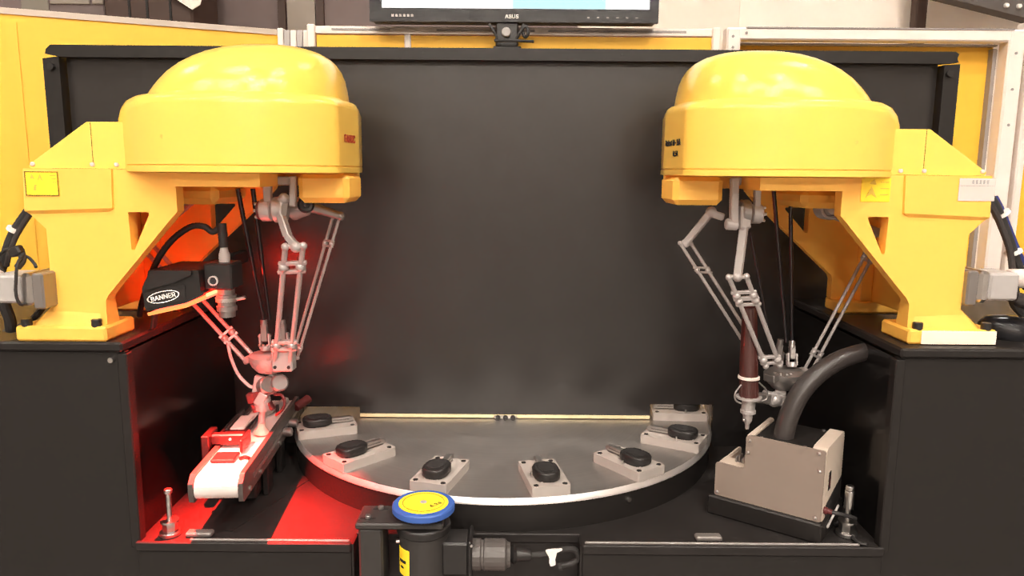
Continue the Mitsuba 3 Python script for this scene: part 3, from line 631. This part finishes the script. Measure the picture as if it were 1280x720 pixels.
def robot(side, dy, lab):
    """canonical coordinates are those of |x|; side -1 mirrors them"""
    t = thing('delta_robot', lab, 'robot', 'delta robots of the cell')
    def place(m):
        m = m.copy()
        if side < 0:
            m.vertices = m.vertices * np.array([-1, 1, 1]); m.faces = m.faces[:, ::-1].copy()
        m.apply_translation((0, dy, 0)); return m
    def part(name, m, mat, parent=None, **k): return obj(name, place(m), mat, parent or t, **k)
    sh = part('cover', SHELL, 'yellow_gloss', smooth=28)
    for x, z, y in ((.585, 1.50, -.030), (.40, 1.475, -.017)):
        part('cover_screw', cyl((x, y + .004, z), (x, y - .0015, z), .0035, n=10), 'yellow_cast', sh)
    # wedge shaped rear cover
    wg = prism_xz(round_poly([(.668, 1.446), (.848, 1.446), (.848, 1.449), (.737, 1.526), (.668, 1.526)], .004), .020, .352)
    wc = part('rear_cover', wg, 'yellow_gloss')
    part('cover_seam', box(.7305, .7315, .0195, .021, 1.449, 1.525), 'ink_brown', wc)
    for x in (.690, .732, .836):
        part('cover_screw', cyl((x, .022, 1.453), (x, .016, 1.453), .0038, n=12, c=.001), 'label_white', wc)
    # front leg plate
    outer = [(.589, 1.4455), (.589, 1.372), (.597, 1.364), (.722, 1.222), (.727, 1.212), (.727, 1.168), (.822, 1.168), (.822, 1.34), (.856, 1.374), (.850, 1.4455)]
    hole = round_poly([(.637, 1.371), (.676, 1.371), (.674, 1.300), (.672, 1.297)], .003)
    fl = part('front_leg', prism_xz(round_poly(outer, .004).difference(hole), .018, .046), 'yellow_cast')
    blk = trimesh.convex.convex_hull(np.array([(.697, .012, 1.4455), (.850, .012, 1.4455), (.854, .012, 1.372), (.700, .012, 1.378), (.850, .05, 1.4455), (.855, .05, 1.372), (.697, .05, 1.4455), (.697, .05, 1.378), (.823, .05, 1.337), (.735, .034, 1.352), (.822, .046, 1.345)]))
    part('shoulder_block', blk, 'yellow_cast')
    part('leg_foot', trimesh.convex.convex_hull(np.array([(.727, .022, 1.200), (.822, .022, 1.205), (.727, .022, 1.168), (.760, .010, 1.168), (.850, .010, 1.168), (.864, .026, 1.168), (.727, .06, 1.168), (.866, .06, 1.168), (.727, .05, 1.215), (.825, .05, 1.21)])), 'yellow_cast', fl)
    router = [(.52, 1.44), (.515, 1.408), (.540, 1.380), (.714, 1.222), (.718, 1.212), (.718, 1.168), (.822, 1.168), (.822, 1.34), (.855, 1.374), (.848, 1.44)]
    rhole = round_poly([(.598, 1.372), (.656, 1.372), (.656, 1.316), (.650, 1.316)], .003)
    part('rear_leg', prism_xz(round_poly(router, .004).difference(rhole), .330, .356), 'yellow_cast')
    part('outer_wall', box(.795, .815, .046, .330, 1.168, 1.445, .002), 'yellow_cast')
    part('outer_web', box(.77, .795, .30, .330, 1.168, 1.445, .002), 'yellow_cast')
    for y0, y1, by in ((.001, .105, .012), (.300, .372, .358)):
        ft = part('foot_plate', box(.722, .884, y0, y1, 1.1405, 1.168, .004), 'yellow_cast')
        for x in (.743, .868):
            part('foot_bolt', cyl((x, by, 1.164), (x, by, 1.180), .0088, n=16, c=.001), 'black_plastic', ft)
    # underside of the head
    ub = Polygon([(.437, .004), (.59, .004), (.60, .33), (.33, .33), (.33, .15), (.437, .15)])
    part('lower_plate', prism_xy(ub, 1.4165, 1.441), 'yellow_cast')
    part('lower_housing', box(.302, .396, .085, .21, 1.386, 1.441, .010), 'yellow_cast')
    part('lower_housing', box(.556, .655, .115, .28, 1.380, 1.4175, .012), 'yellow_cast')
    if side > 0: part('motor_end', lathe((.634, .20, 1.378), (.634, .155, 1.378), [(0, .023), (.030, .023), (.036, .021), (.036, .016), (.030, .015), (.040, .012), (.045, .011)], 26), 'grey_box')
    # name on the inner side face
    return t, part

def xz_text(t, s, h, o, x, mat, bold=True):
    return obj('name_lettering', text(s, h, o, x, (0, 0, 1), .0008, bold), mat, t, smooth=False)

def hub_set(t, c, s, mat, Y):
    """three pivot hubs of the upper arms, around c"""

# ---- robot beside the red light
t, part = robot(-1, 0.0, 'yellow delta robot on the black cabinet by the red light, picking from the conveyor')
x0 = np.array([-.3062, .078, 1.497]); dv = np.array([.0167, .17, 0])
xz_text(t, 'FANUC', .0135, x0 + np.array([.0006, 0, 0]), dv, 'ink_red')
wl = obj('warning_label', box(-.847, -.789, .0105, .0118, 1.3985, 1.4405, 0), 'label_yellow', t)
fr_ = sbox(-.847, 1.3985, -.789, 1.4405); fr_ = fr_.difference(sbox(-.8455, 1.400, -.7905, 1.439))
obj('label_border', prism_xz(fr_, .0098, .0106), 'ink_brown', wl)
obj('label_figure', cat(prism_xz([(-.838, 1.428), (-.834, 1.436), (-.830, 1.428)], .0098, .0106), prism_xz([(-.826, 1.422), (-.820, 1.436), (-.816, 1.423), (-.821, 1.430)], .0098, .0106), prism_xz([(-.833, 1.408), (-.831, 1.417), (-.827, 1.418), (-.829, 1.407)], .0098, .0106)), 'ink_faint', wl)
for i in range(3):
    obj('label_line', box(-.803 + .002 * i, -.793, .0098, .0106, 1.433 - i * .006, 1.4345 - i * .006), 'ink_faint', wl)

mA, mB = 'alu_bead', 'silver_paint'
hubY = .10
# central motor hub and clevis bars
obj('clevis_bar', bar((-0.4551, 0.1, 1.432), (-0.4549, 0.1, 1.367), .016, .014), mB, t)
obj('clevis_bar', bar((-0.406, 0.1, 1.435), (-0.4097, 0.1, 1.379), .014, .012), mB, t)
obj('clevis_bridge', bar((-0.4616, 0.11, 1.426), (-0.4078, 0.11, 1.426), .012, .016), mB, t)
obj('pivot_hub', cyl((-0.4713, 0.105, 1.371), (-0.4488, 0.105, 1.372), .021, n=24, c=.003), mA, t)
obj('hub_cap', cyl((-0.4758, 0.105, 1.371), (-0.4698, 0.105, 1.371), .018, n=20, c=.001), 'red_block', t)
for k in range(6):
    g = k * math.pi / 3; p = np.array((-0.4743, 0.105, 1.371)) + np.array([0, .014 * math.cos(g), .014 * math.sin(g)])
    obj('hub_bolt', cyl(p, p + np.array([-.006, 0, 0]), .003, n=8), 'steel', t)
obj('pivot_hub', cyl((-0.4473, 0.105, 1.372), (-0.4233, 0.105, 1.373), .024, n=24, c=.003), mA, t)
obj('rear_hub', cyl((-0.4308, 0.15, 1.367), (-0.3964, 0.15, 1.38), .020, n=20, c=.003), mA, t)
ec = np.array((-0.394, 0.13, 1.381))
obj('motor_face', lathe(ec, ec + np.array([.4, -1, 0]) * .02, [(0, .014), (.006, .016), (.010, .012), (.009, .006), (.012, .005), (.013, .002)], 20), 'black_plastic', t)
obj('motor_block', box(ec[0] - .012, ec[0] + .006, .13, .16, ec[2] + .006, ec[2] + .028, .003), 'red_block', t)
# upper arm A with elbow and rods
obj('upper_arm', cat(bar((-0.4254, 0.095, 1.395), (-0.4297, 0.09, 1.362), .016, .016), bar((-0.4309, 0.09, 1.367), (-0.4163, 0.085, 1.324), .015, .014), bar((-0.4177, 0.085, 1.326), (-0.4013, 0.082, 1.306), .014, .013), ball((-0.4224, 0.09, 1.394), .010), ball((-0.4013, 0.082, 1.305), .011)), mA, t)
eA = np.array((-0.4043, 0.082, 1.305)); obj('elbow_pin', cyl(eA + [-.019, 0, .001], eA + [.021, 0, .002], .0045, n=12), 'steel', t)
bA = np.array((-0.4744, 0.205, 1.047)); rod_pair(t, eA + [.0, -.001, .001], bA, (.0165, 0, .001), (.0155, 0, 0), .0056, mA, (.16, .82))
# upper arm B
eB = np.array((-0.3367, 0.17, 1.357))
obj('upper_arm', cat(cyl((-0.3934, 0.15, 1.377), eB, .012, .0075, n=14), ball(eB, .009)), 'steel_dark', t)
rod_pair(t, np.array((-0.3492, 0.19, 1.358)), np.array((-0.4591, 0.245, 1.054)), np.array([.009, -.010, .0]), np.array([.0075, -.010, .0]), .0034, mA, (.19, .93))
# upper arm C behind the lamp
eC = np.array((-0.7863, 0.285, 1.294))
obj('upper_arm', cat(bar((-0.6608, 0.25, 1.383), eC, .016, .016), ball(eC, .009)), mA, t)
rod_pair(t, eC, np.array((-0.5633, 0.265, 1.044)), np.array([.0068, .004, .006]), np.array([.0064, .004, .006]), .0046, mA, (.80,))
# drive shafts and universal joints
def shaft(t, p, q, r=.0034):
    p, q = np.asarray(p, float), np.asarray(q, float); m = p + (q - p) * .52
    obj('drive_shaft', cat(cyl(p, m, r * 1.35, n=10), cyl(m, q, r, n=10)), 'black_gloss', t)
def ujoint(t, base, top, w, mat):
    base, top = np.asarray(base, float), np.asarray(top, float); d = (top - base); L = np.linalg.norm(d); d /= L
    a = np.cross(d, (0, 1, 0)); a /= np.linalg.norm(a); k = obj('universal_joint', cat(bar(base + a * w, base + a * w + d * L * .62, w * .45, w * 1.2, .001, up=(0, 1, 0)), bar(base - a * w, base - a * w + d * L * .62, w * .45, w * 1.2, .001, up=(0, 1, 0)), cyl(base - d * .004, base + d * .006, w * 1.1, n=14)), mat, t)
    obj('cross_block', bar(base + d * L * .30, top, w * 1.35, w * 1.3, .001, up=(0, 1, 0)), 'steel_dark', k)
    c = base + d * L * .52; obj('cross_pin', cyl(c - a * w * 1.4, c + a * w * 1.4, w * .3, n=10), 'steel', k)
    obj('collar', cyl(top - d * .004, top + d * .010, w * .75, n=14), 'steel_dark', k)
shaft(t, (-0.5474, 0.2, 1.408), (-0.5238, 0.25, 1.127)); shaft(t, (-0.5275, 0.23, 1.407), (-0.5183, 0.27, 1.128))
ujoint(t, (-0.5212, 0.245, 1.071), (-0.524, 0.25, 1.122), .0095, mA); ujoint(t, (-0.4872, 0.262, 1.074), (-0.4897, 0.265, 1.119), .0095, mA)
# wrist
wc = np.array((-0.5153, 0.25, 1.047))
wx = np.array([.05, 0, 1.0]); wx /= np.linalg.norm(wx)
w = obj('wrist_platform', lathe(wc - wx * .030, wc + wx * .020, [(0, .014), (.004, .026), (.016, .037), (.028, .043), (.038, .043), (.042, .036), (.044, .030)], 36), mA, t)
obj('platform_lug', bar(wc + [-.030, 0, .005], wc + [-.052, .004, -.003], .022, .014), mA, w)
obj('platform_lug', bar(wc + [.026, .0, .006], wc + [.050, -.004, .004], .022, .014), mA, w)
fb = np.array((-0.4726, 0.195, 1.056)); obj('front_lug', box(fb[0] - .022, fb[0] + .022, .195, .225, fb[2] - .022, fb[2] + .022, .003), mA, w)
for s in (-1, 1): obj('lug_screw', cyl((fb[0] + s * .014, .196, fb[2] - .012), (fb[0] + s * .014, .1935, fb[2] - .012), .0035, n=10), 'black_plastic', w)
for k in range(7):
    p = np.array((-0.532, 0.24, 1.077)) + [k * .0085, .0, .002]; obj('top_screw', ball(p, .0035, 1), 'steel', w)
obj('wrist_neck', bar((-0.5098, 0.25, 1.017), (-0.5101, 0.245, 0.9724), .012, .02), mB, t)
obj('wrist_wheel', cyl((-0.5281, 0.245, 0.99), (-0.5111, 0.225, 0.9978), .019, n=24, c=.003), 'steel_dark', t)
obj('wrist_wheel', cyl((-0.5004, 0.255, 0.9926), (-0.4882, 0.228, 1.002), .0185, n=24, c=.003), 'steel_dark', t)
obj('wrist_body', cat(bar((-0.534, 0.24, 1.013), (-0.5427, 0.24, 0.9702), .014, .02), bar((-0.5376, 0.235, 0.9718), (-0.521, 0.235, 0.9613), .03, .03)), mA, t)
obj('flange_arm', bar((-0.56, 0.235, 0.9645), (-0.5257, 0.235, 0.9718), .02, .022), 'red_block', t)
g0, g1 = np.array((-0.5274, 0.235, 0.9718)), np.array((-0.5373, 0.243, 0.8853))
gd = (g1 - g0) / np.linalg.norm(g1 - g0)
gp = obj('gripper', lathe(g0, g1, [(0, .010), (.004, .015), (.020, .018), (.032, .016), (.034, .0085), (.055, .0080), (.062, .0078)], 22), mA, t)
GL = np.linalg.norm(g1 - g0)
obj('suction_cup', lathe(g1 - gd * .024, g1, [(0, .007), (.010, .008), (.020, .015), (.0235, .0165)], 24), 'beige', gp)
obj('gripper_block', cat(bar((-0.5508, 0.235, 0.9434), (-0.5404, 0.235, 0.947), .018, .02), bar((-0.5148, 0.235, 0.9472), (-0.5078, 0.235, 0.9508), .016, .02)), 'red_block', gp)
obj('air_tube', tube([(-0.6062, 0.26, 1.077), (-0.5971, 0.25, 1.048), (-0.5816, 0.245, 1.014), (-0.5588, 0.24, 0.9912), (-0.547, 0.24, 0.9878)], .0038, 8), 'silver_paint', t)
obj('air_tube', tube([(-0.5035, 0.235, 0.9738), (-0.4834, 0.22, 0.9768), (-0.4758, 0.215, 0.9627), (-0.4814, 0.215, 0.947), (-0.4971, 0.22, 0.9329)], .0030, 8), 'red_block', t)
# connector box on the outer side of the stand
def connector(t, side, y0, xa, xb, z0, z1, mirror_parent):
    s = side
    k = obj('connector_box', box(s * xa, s * (xb - .028), y0, y0 + .075, z0, z1, .004), 'grey_box', t)
    obj('connector_latch', box(s * (xa - .020), s * xa, y0 - .003, y0 + .078, z0 - .004, z1 + .004, .006), 'steel', k)
    obj('connector_base', box(s * (xa - .040), s * (xa - .020), y0 + .0, y0 + .075, z0 - .010, z1 + .004, .003), 'steel_dark', k)
    obj('cable_outlet', cyl((s * (xb - .030), y0 + .03, (z0 + z1) / 2 + .012), (s * (xb + .006), y0 + .03, (z0 + z1) / 2 + .012), .018, n=16, c=.003), 'label_white', k)
connector(t, -1, -.02, .853, .935, 1.213, 1.262, None)

# ---- robot above the feeder
t, part = robot(1, .03, 'yellow delta robot on the black cabinet above the beige feeder')
s0 = np.array([.3060 - .0012, .03, 1.497]); dv = np.array([.0163, -.188, 0])
q0 = np.array([.2979 - .0008, .03 + .166, 1.497])
dq = np.array([.0167, -.17, 0.0]); dq /= np.linalg.norm(dq)
obj('name_lettering', text('Robot M-1iA', .0108, q0 + dq * .008, dq, (0, 0, 1), .0008, True), 'ink_black', t, smooth=False)
obj('name_lettering', text('0.5A', .0095, q0 + dq * .058 + [0, 0, -.020], dq, (0, 0, 1), .0008, True), 'ink_black', t, smooth=False)
wl = obj('white_label', box(.7925 + .0, .857, .0405, .0418, 1.401, 1.441, 0), 'label_white', t)
obj('label_print', cat(*[box(.815 + i * .0065, .815 + i * .0065 + .003, .0398, .0406, 1.431, 1.438) for i in range(5)]), 'grey_box', wl, kind='stuff')
obj('label_rule', box(.794, .855, .0398, .0406, 1.4275, 1.4283), 'grey_box', wl)
wl = obj('warning_label', box(.622, .674, .0468, .0478, 1.398, 1.440, 0), 'label_yellow', t)
obj('label_figure', cat(prism_xz([(.630, 1.405), (.640, 1.425), (.650, 1.405), (.640, 1.412)], .0458, .0469), prism_xz([(.636, 1.430), (.644, 1.438), (.648, 1.428)], .0458, .0469)), 'ink_faint', wl)
for i in range(3): obj('label_line', box(.656, .671, .0458, .0469, 1.432 - i * .011, 1.4335 - i * .011), 'ink_faint', wl)
connector(t, 1, .035, .862, .944, 1.222, 1.272, None)
obj('foot_front_highlight', box(.745, .8805, .0288, .0312, 1.142, 1.1665, 0), 'pale_highlight', t)  # added strip, blown highlight of the foot front put into its colour
# hubs
obj('clevis_bar', bar((0.4159, 0.12, 1.438), (0.4194, 0.12, 1.347), .018, .014), mB, t)
obj('clevis_bar', bar((0.4627, 0.13, 1.439), (0.4644, 0.13, 1.384), .014, .012), mB, t)
obj('clevis_bridge', bar((0.4204, 0.15, 1.432), (0.4741, 0.15, 1.432), .012, .016), mB, t)
obj('clevis_lug', cyl((0.404, 0.12, 1.351), (0.4268, 0.12, 1.35), .011, n=16, c=.002), mB, t)
obj('pivot_hub', cyl((0.4316, 0.13, 1.372), (0.4514, 0.13, 1.372), .025, n=28, c=.003), 'steel_dark', t)
obj('pivot_hub', cyl((0.4546, 0.135, 1.37), (0.476, 0.135, 1.37), .019, n=24, c=.003), mA, t)
for k in range(6):
    g = k * math.pi / 3; p = np.array((0.4744, 0.135, 1.37)) + np.array([0, .014 * math.cos(g), .014 * math.sin(g)])
    obj('hub_bolt', cyl(p, p + np.array([.006, 0, 0]), .003, n=8), 'steel', t)
eA = np.array((0.4262, 0.1, 1.253))
obj('upper_arm', cat(bar((0.437, 0.12, 1.385), (0.4378, 0.115, 1.343), .020, .020), bar((0.4376, 0.115, 1.346), eA, .015, .013), ball((0.4376, 0.115, 1.346), .010), ball(eA, .0095)), mA, t)
obj('elbow_pin', cyl(eA + [-.019, 0, 0], eA + [.019, 0, 0], .0045, n=12), 'steel', t)
bA = np.array((0.525, 0.16, 1.065)); rod_pair(t, eA, bA, (.0165, 0, .001), (.0140, 0, .001), .0046, mA, (.20, .26, .93))
eB = np.array((0.3483, 0.2, 1.306))
obj('upper_arm', cat(bar((0.4116, 0.16, 1.361), (0.3873, 0.17, 1.369), .014, .014), bar((0.3888, 0.17, 1.371), eB, .016, .013), ball((0.3888, 0.17, 1.371), .011), ball(eB, .009)), mB, t)
rod_pair(t, eB, np.array((0.5192, 0.215, 1.059)), np.array([.0125, .006, -.001]), np.array([.012, .006, -.001]), .0034, mA, (.22, .95))
eC = np.array((0.7586, 0.24, 1.326))
obj('upper_arm', cat(bar((0.651, 0.23, 1.365), eC, .016, .016), ball(eC, .010)), mA, t)
rod_pair(t, eC, np.array((0.615, 0.22, 1.027)), np.array([.0078, .002, -.004]), np.array([.0075, .002, -.004]), .0034, mA, (.17, .84))
shaft(t, (0.5357, 0.25, 1.415), (0.5755, 0.23, 1.097), .003); shaft(t, (0.5776, 0.27, 1.415), (0.5911, 0.24, 1.095), .003)
shaft(t, (0.4932, 0.25, 1.326), (0.543, 0.24, 1.108), .0022)
ujoint(t, (0.5809, 0.205, 1.054), (0.5838, 0.22, 1.092), .0088, mA); ujoint(t, (0.5619, 0.235, 1.049), (0.5642, 0.235, 1.092), .0088, 'steel_dark')
wc = np.array((0.5693, 0.21, 1.03)); wx = np.array([-.06, 0, 1.0]); wx /= np.linalg.norm(wx)
w = obj('wrist_platform', lathe(wc - wx * .028, wc + wx * .020, [(0, .014), (.004, .026), (.016, .036), (.028, .042), (.036, .042), (.040, .036), (.044, .028)], 36), 'steel_dark', t)
obj('platform_lug', bar(wc + [-.028, -.02, .006], wc + [-.046, -.035, .004], .026, .016), 'steel_dark', w)
obj('platform_lug', bar(wc + [.024, .0, .008], wc + [.048, .01, .008], .022, .014), mA, w)
for k in range(5):
    p = wc + np.array([-.030 + k * .010, -.037 + .006 * abs(k - 2), .012]); obj('top_screw', ball(p, .0038, 1), 'steel', w)
obj('wrist_neck', bar((0.5591, 0.2, 1.004), (0.559, 0.2, 0.9794), .014, .02), mB, t)
obj('wrist_body', cat(bar((0.52, 0.185, 0.9924), (0.562, 0.195, 0.9827), .024, .024), ball((0.5435, 0.19, 0.9859), .016)), mA, t)
obj('tool_arm', bar((0.4871, 0.17, 0.9968), (0.5299, 0.18, 0.9906), .016, .020), 'steel_dark', t)
sp, sq = np.array((0.4732, 0.165, 1.183)), np.array((0.4814, 0.165, 0.9966))
SLn = float(np.linalg.norm(sq - sp))
tl = obj('tool_sleeve', lathe(sp, sq, [(0, .0135), (.012, .0145), (SLn * .35, .0165), (SLn * .62, .0185), (SLn * .82, .0185), (SLn, .0185)], 24), 'amber_tube', t)
for k in range(5):
    g = math.pi * (1.15 + .7 * k / 4); o = np.array([math.cos(g), math.sin(g), 0])
    obj('sleeve_tube', cyl(sp + o * .0105, sq + o * .0185, .0024, n=8), 'amber_tube', tl)
rg = np.array((0.4798, 0.165, 1.04)); obj('sleeve_ring', lathe(rg - [0, 0, .004], rg + [0, 0, .004], [(0, .0195), (.001, .0215), (.006, .0215), (.007, .0195)], 24), 'label_white', tl)
fl = np.array((0.4823, 0.165, 0.9966))
nz = obj('nozzle', lathe(fl + [0, 0, .004], fl - [0, 0, .07], [(0, .016), (.001, .026), (.005, .026), (.006, .0135), (.028, .0135), (.030, .0155), (.036, .0155), (.038, .010), (.052, .009), (.06, .0045), (.07, .004)], 24), mA, t)
obj('nozzle_screw', ball(fl + [-.010, -.010, -.044], .004, 1), 'steel', nz)
obj('wire_loop', tube([fl + [-.020, -.010, .03], fl + [-.032, -.012, .012], fl + [-.030, -.014, -.002], fl + [-.018, -.018, -.008]], .0018, 6), 'steel_dark', nz)
obj('wire_loop', tube([fl + [.014, -.014, .036], fl + [.030, -.012, .020], fl + [.033, -.010, .002], fl + [.022, -.012, -.004]], .0018, 6), 'steel_dark', nz)

# ------------------------------------------------------------------ cables beside the robots
t = thing('robot_cable_bundle', 'black cable bundle leaving the stand of the robot by the red light', 'cable')
obj('trunk_cable', tube([(-0.8768, 0.06, 1.371), (-0.8932, 0.06, 1.351), (-0.91, 0.06, 1.328), (-0.9245, 0.06, 1.298), (-0.9421, 0.07, 1.263), (-0.9639, 0.08, 1.216)], .0075, 10), 'black_rubber', t)
obj('trunk_cable', tube([(-0.8697, 0.05, 1.363), (-0.883, 0.05, 1.345), (-0.8981, 0.05, 1.323), (-0.9125, 0.05, 1.294), (-0.924, 0.055, 1.269)], .0048, 10), 'hose_grey', t)
obj('cable_tie', lathe((-0.9028, 0.055, 1.338), (-0.9079, 0.055, 1.33), [(0, .0118), (.006, .0118)], 14), 'tie_white', t)
obj('loose_loop', tube([(-0.8538, 0, 1.297), (-0.8466, -0.03, 1.284), (-0.8493, -0.034, 1.257), (-0.8517, -0.034, 1.232), (-0.8491, -0.03, 1.214), (-0.8445, -0.02, 1.214), (-0.8407, -0.012, 1.219)], .0027, 8), 'black_rubber', t)
obj('loose_loop', tube([(-0.9164, 0.03, 1.293), (-0.8973, 0.02, 1.303), (-0.8767, 0.01, 1.301), (-0.8627, 0.005, 1.296), (-0.8459, 0, 1.291), (-0.8339, -0.005, 1.281), (-0.8284, -0.01, 1.276)], .0027, 8), 'black_rubber', t)
obj('junction_clip', bar((-0.876, 0, 1.298), (-0.857, 0, 1.307), .018, .016, .003), 'black_plastic', t)
obj('thick_loop', tube([(-0.861, 0.005, 1.299), (-0.851, -0.01, 1.287), (-0.8524, -0.022, 1.277)], .006, 10), 'black_rubber', t)
obj('hanging_cable', tube([(-0.9268, 0.03, 1.276), (-0.9115, 0.02, 1.245), (-0.911, 0.02, 1.208), (-0.9106, 0.03, 1.176), (-0.9166, 0.04, 1.153)], .010, 10), 'black_rubber', t)
obj('hanging_cable', tube([(-0.9466, 0.05, 1.243), (-0.9288, 0.045, 1.212), (-0.9209, 0.045, 1.188), (-0.9222, 0.05, 1.163)], .005, 8), 'black_rubber', t)
obj('floor_cable', tube([(-0.8728, 0.08, 1.197), (-0.8995, 0.09, 1.171), (-0.9224, 0.1, 1.156), (-0.945, 0.1, 1.143), (-0.9666, 0.09, 1.136)], .006, 8), 'black_rubber', t)
t = thing('feeder_robot_cable_bundle', 'black and blue cable bundle leaving the stand of the robot above the feeder', 'cable')
obj('trunk_cable', tube([(0.875, 0.08, 1.405), (0.8886, 0.08, 1.387), (0.9036, 0.08, 1.358), (0.921, 0.08, 1.321), (0.9419, 0.085, 1.283), (0.9685, 0.09, 1.238)], .0082, 10), 'black_rubber', t)
obj('trunk_cable', tube([(0.8885, 0.09, 1.406), (0.9027, 0.09, 1.384), (0.9197, 0.09, 1.351), (0.9389, 0.09, 1.313), (0.9592, 0.095, 1.282)], .0062, 10), 'blue_cable', t)
obj('trunk_cable', tube([(0.8667, 0.07, 1.396), (0.8802, 0.07, 1.379), (0.8947, 0.07, 1.353), (0.914, 0.07, 1.312), (0.9279, 0.075, 1.27), (0.9442, 0.08, 1.221)], .0060, 10), 'hose_grey', t)
for a_, b_ in (((0.8969, 0.08, 1.378), (0.9021, 0.08, 1.371)), ((0.9269, 0.08, 1.308), (0.9309, 0.08, 1.299))):
    obj('cable_tie', lathe(a_, b_, [(0, .0155), (.005, .0155)], 14), 'tie_white', t)
obj('hanging_cable', tube([(0.9275, 0.07, 1.27), (0.9211, 0.06, 1.242), (0.9304, 0.06, 1.212), (0.9472, 0.06, 1.194)], .010, 10), 'black_rubber', t)
obj('end_plug', lathe((0.9193, 0.05, 1.226), (0.9437, 0.05, 1.217), [(0, .010), (.01, .013), (.03, .013)], 14), 'hose_grey', t)
t = thing('black_hose_boot', 'glossy black rubber boot lying beside the foot of the feeder robot', 'boot')
obj('boot', tube([(0.89, 0.1, 1.155), (0.9108, 0.1, 1.161), (0.9323, 0.095, 1.158), (0.9538, 0.09, 1.154), (0.9875, 0.09, 1.152), (1.033, 0.09, 1.152)], [.008, .022, .0285, .0305, .031, .031], 18), 'black_gloss', t, smooth=60)

# ------------------------------------------------------------------ beige feeder with hose
t = thing('parts_feeder', 'beige metal parts feeder on a black base with a grey hose on top', 'feeder')
FO = np.array([.417, .147, .757]); fu = np.array([.803, -.596, 0]); fv = np.array([.596, .803, 0]); FM = mat4(FO, fu, fv, (0, 0, 1))
def fb_(name, m, mat, parent=None, **k): return obj(name, moved(m, FM), mat, parent or t, **k)
fb_('base', box(-.010, .213, -.010, .150, .0005, .040, .003), 'black_satin')
fp = round_poly([(0, .040), (.208, .040), (.208, .180), (.064, .180), (.059, .176), (.059, .109), (.0, .109)], .004)
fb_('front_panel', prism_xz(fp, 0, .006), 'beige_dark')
ss = [(.187, .040), (.187, .180), (.2085, .180), (.2085, .040)]
rs = trimesh.creation.extrude_polygon(round_poly([(0.006, .040), (.142, .040), (.142, .183), (.006, .183)], .012).union(sbox(.006, .04, .05, .10)), .026, engine='earcut'); v = rs.vertices.copy()
rs.vertices = np.stack([v[:, 2] + .183, v[:, 0], v[:, 1]], 1); rs.fix_normals()
fb_('side_housing', rs, 'beige')
fb_('left_wall', box(.058, .070, .006, .140, .040, .180, .003), 'beige')
fb_('low_deck', box(.0, .058, .006, .05, .040, .108, .004), 'beige')
fb_('deck_rail', box(.0, .010, .05, .125, .040, .106, .003), 'beige')
fb_('rear_block', box(.012, .058, .05, .13, .04, .094), 'black_satin')
fb_('top_cover', box(.070, .183, .004, .14, .04, .176, .003), 'black_satin')
for x, y in ((.085, .012), (.168, .012), (.085, .13), (.172, .13)):
    fb_('cover_screw', cyl((x, y, .176), (x, y, .1785), .0032, n=8), 'steel')
for x, z in ((.066, .170), (.064, .145), (.006, .047), (.198, .047), (.200, .140), (.197, .174)):
    fb_('panel_screw', lathe((x, .0, z), (x, -.003, z), [(0, .0035), (.002, .003), (.003, .0015)], 10), 'steel')
for k in range(3):
    fb_('deck_clamp', cat(box(.030 + .006 * k, .034 + .006 * k, .028, .044, .108, .118 + .006 * (k % 2), .001)), 'steel_dark')
fb_('deck_hook', tube([(.045, .03, .108), (.05, .03, .125), (.056, .028, .130), (.058, .02, .118)], .0022, 6), 'steel')
vp = fb_('vent_slot', box(.2085, .2100, .036, .050, .092, .128, .0), 'ink_black')
fb_('slot_lip', box(.2098, .2105, .0405, .0435, .098, .120), 'red_block', vp)
dk = Polygon([(.028, .066), (.140, .088), (.140, .040), (.028, .040)])
m = trimesh.creation.extrude_polygon(dk, .0015, engine='earcut'); v = m.vertices.copy(); m.vertices = np.stack([v[:, 2] + .2088, v[:, 0], v[:, 1]], 1); m.fix_normals()
fb_('side_opening', m, 'ink_black')
fb_('cable_gland', lathe((.2085, .016, .060), (.226, .016, .060), [(0, .007), (.006, .007), (.008, .005), (.016, .005)], 14), 'red_block')
fb_('power_cable', tube([(.222, .016, .060), (.236, .022, .058), (.250, .040, .050), (.256, .060, .040)], .0042, 8), 'black_rubber')
fb_('side_strut', bar((.214, .030, .020), (.222, .075, .052), .004, .005, .001), 'silver_paint')
t = thing('grey_hose', 'thick grey flexible hose curving from the beige feeder into the cabinet side', 'hose')
hose = [(0.5383, 0.115, 0.9092), (0.5396, 0.115, 0.9373), (0.5499, 0.12, 0.9768), (0.571, 0.125, 1.02), (0.6035, 0.13, 1.056), (0.6447, 0.135, 1.083), (0.6837, 0.14, 1.096), (0.7126, 0.145, 1.101)]
obj('hose', tube(hose, [.0195, .0195, .0195, .019, .0185, .018, .018], 20), 'hose_grey', t, smooth=60)
obj('hose_cuff', tube([(0.5373, 0.115, 0.8992), (0.5388, 0.115, 0.9257)], .0225, 20, smooth=False), 'black_rubber', t)
t = thing('tray_cable', 'thin dark cable lying on the tray beside the beige feeder', 'cable')
obj('cable', tube([(.585, .12, .762), (.62, .10, .763), (.645, .085, .762), (.655, .02, .762), (.668, .008, .762)], .0036, 8), 'black_rubber', t)
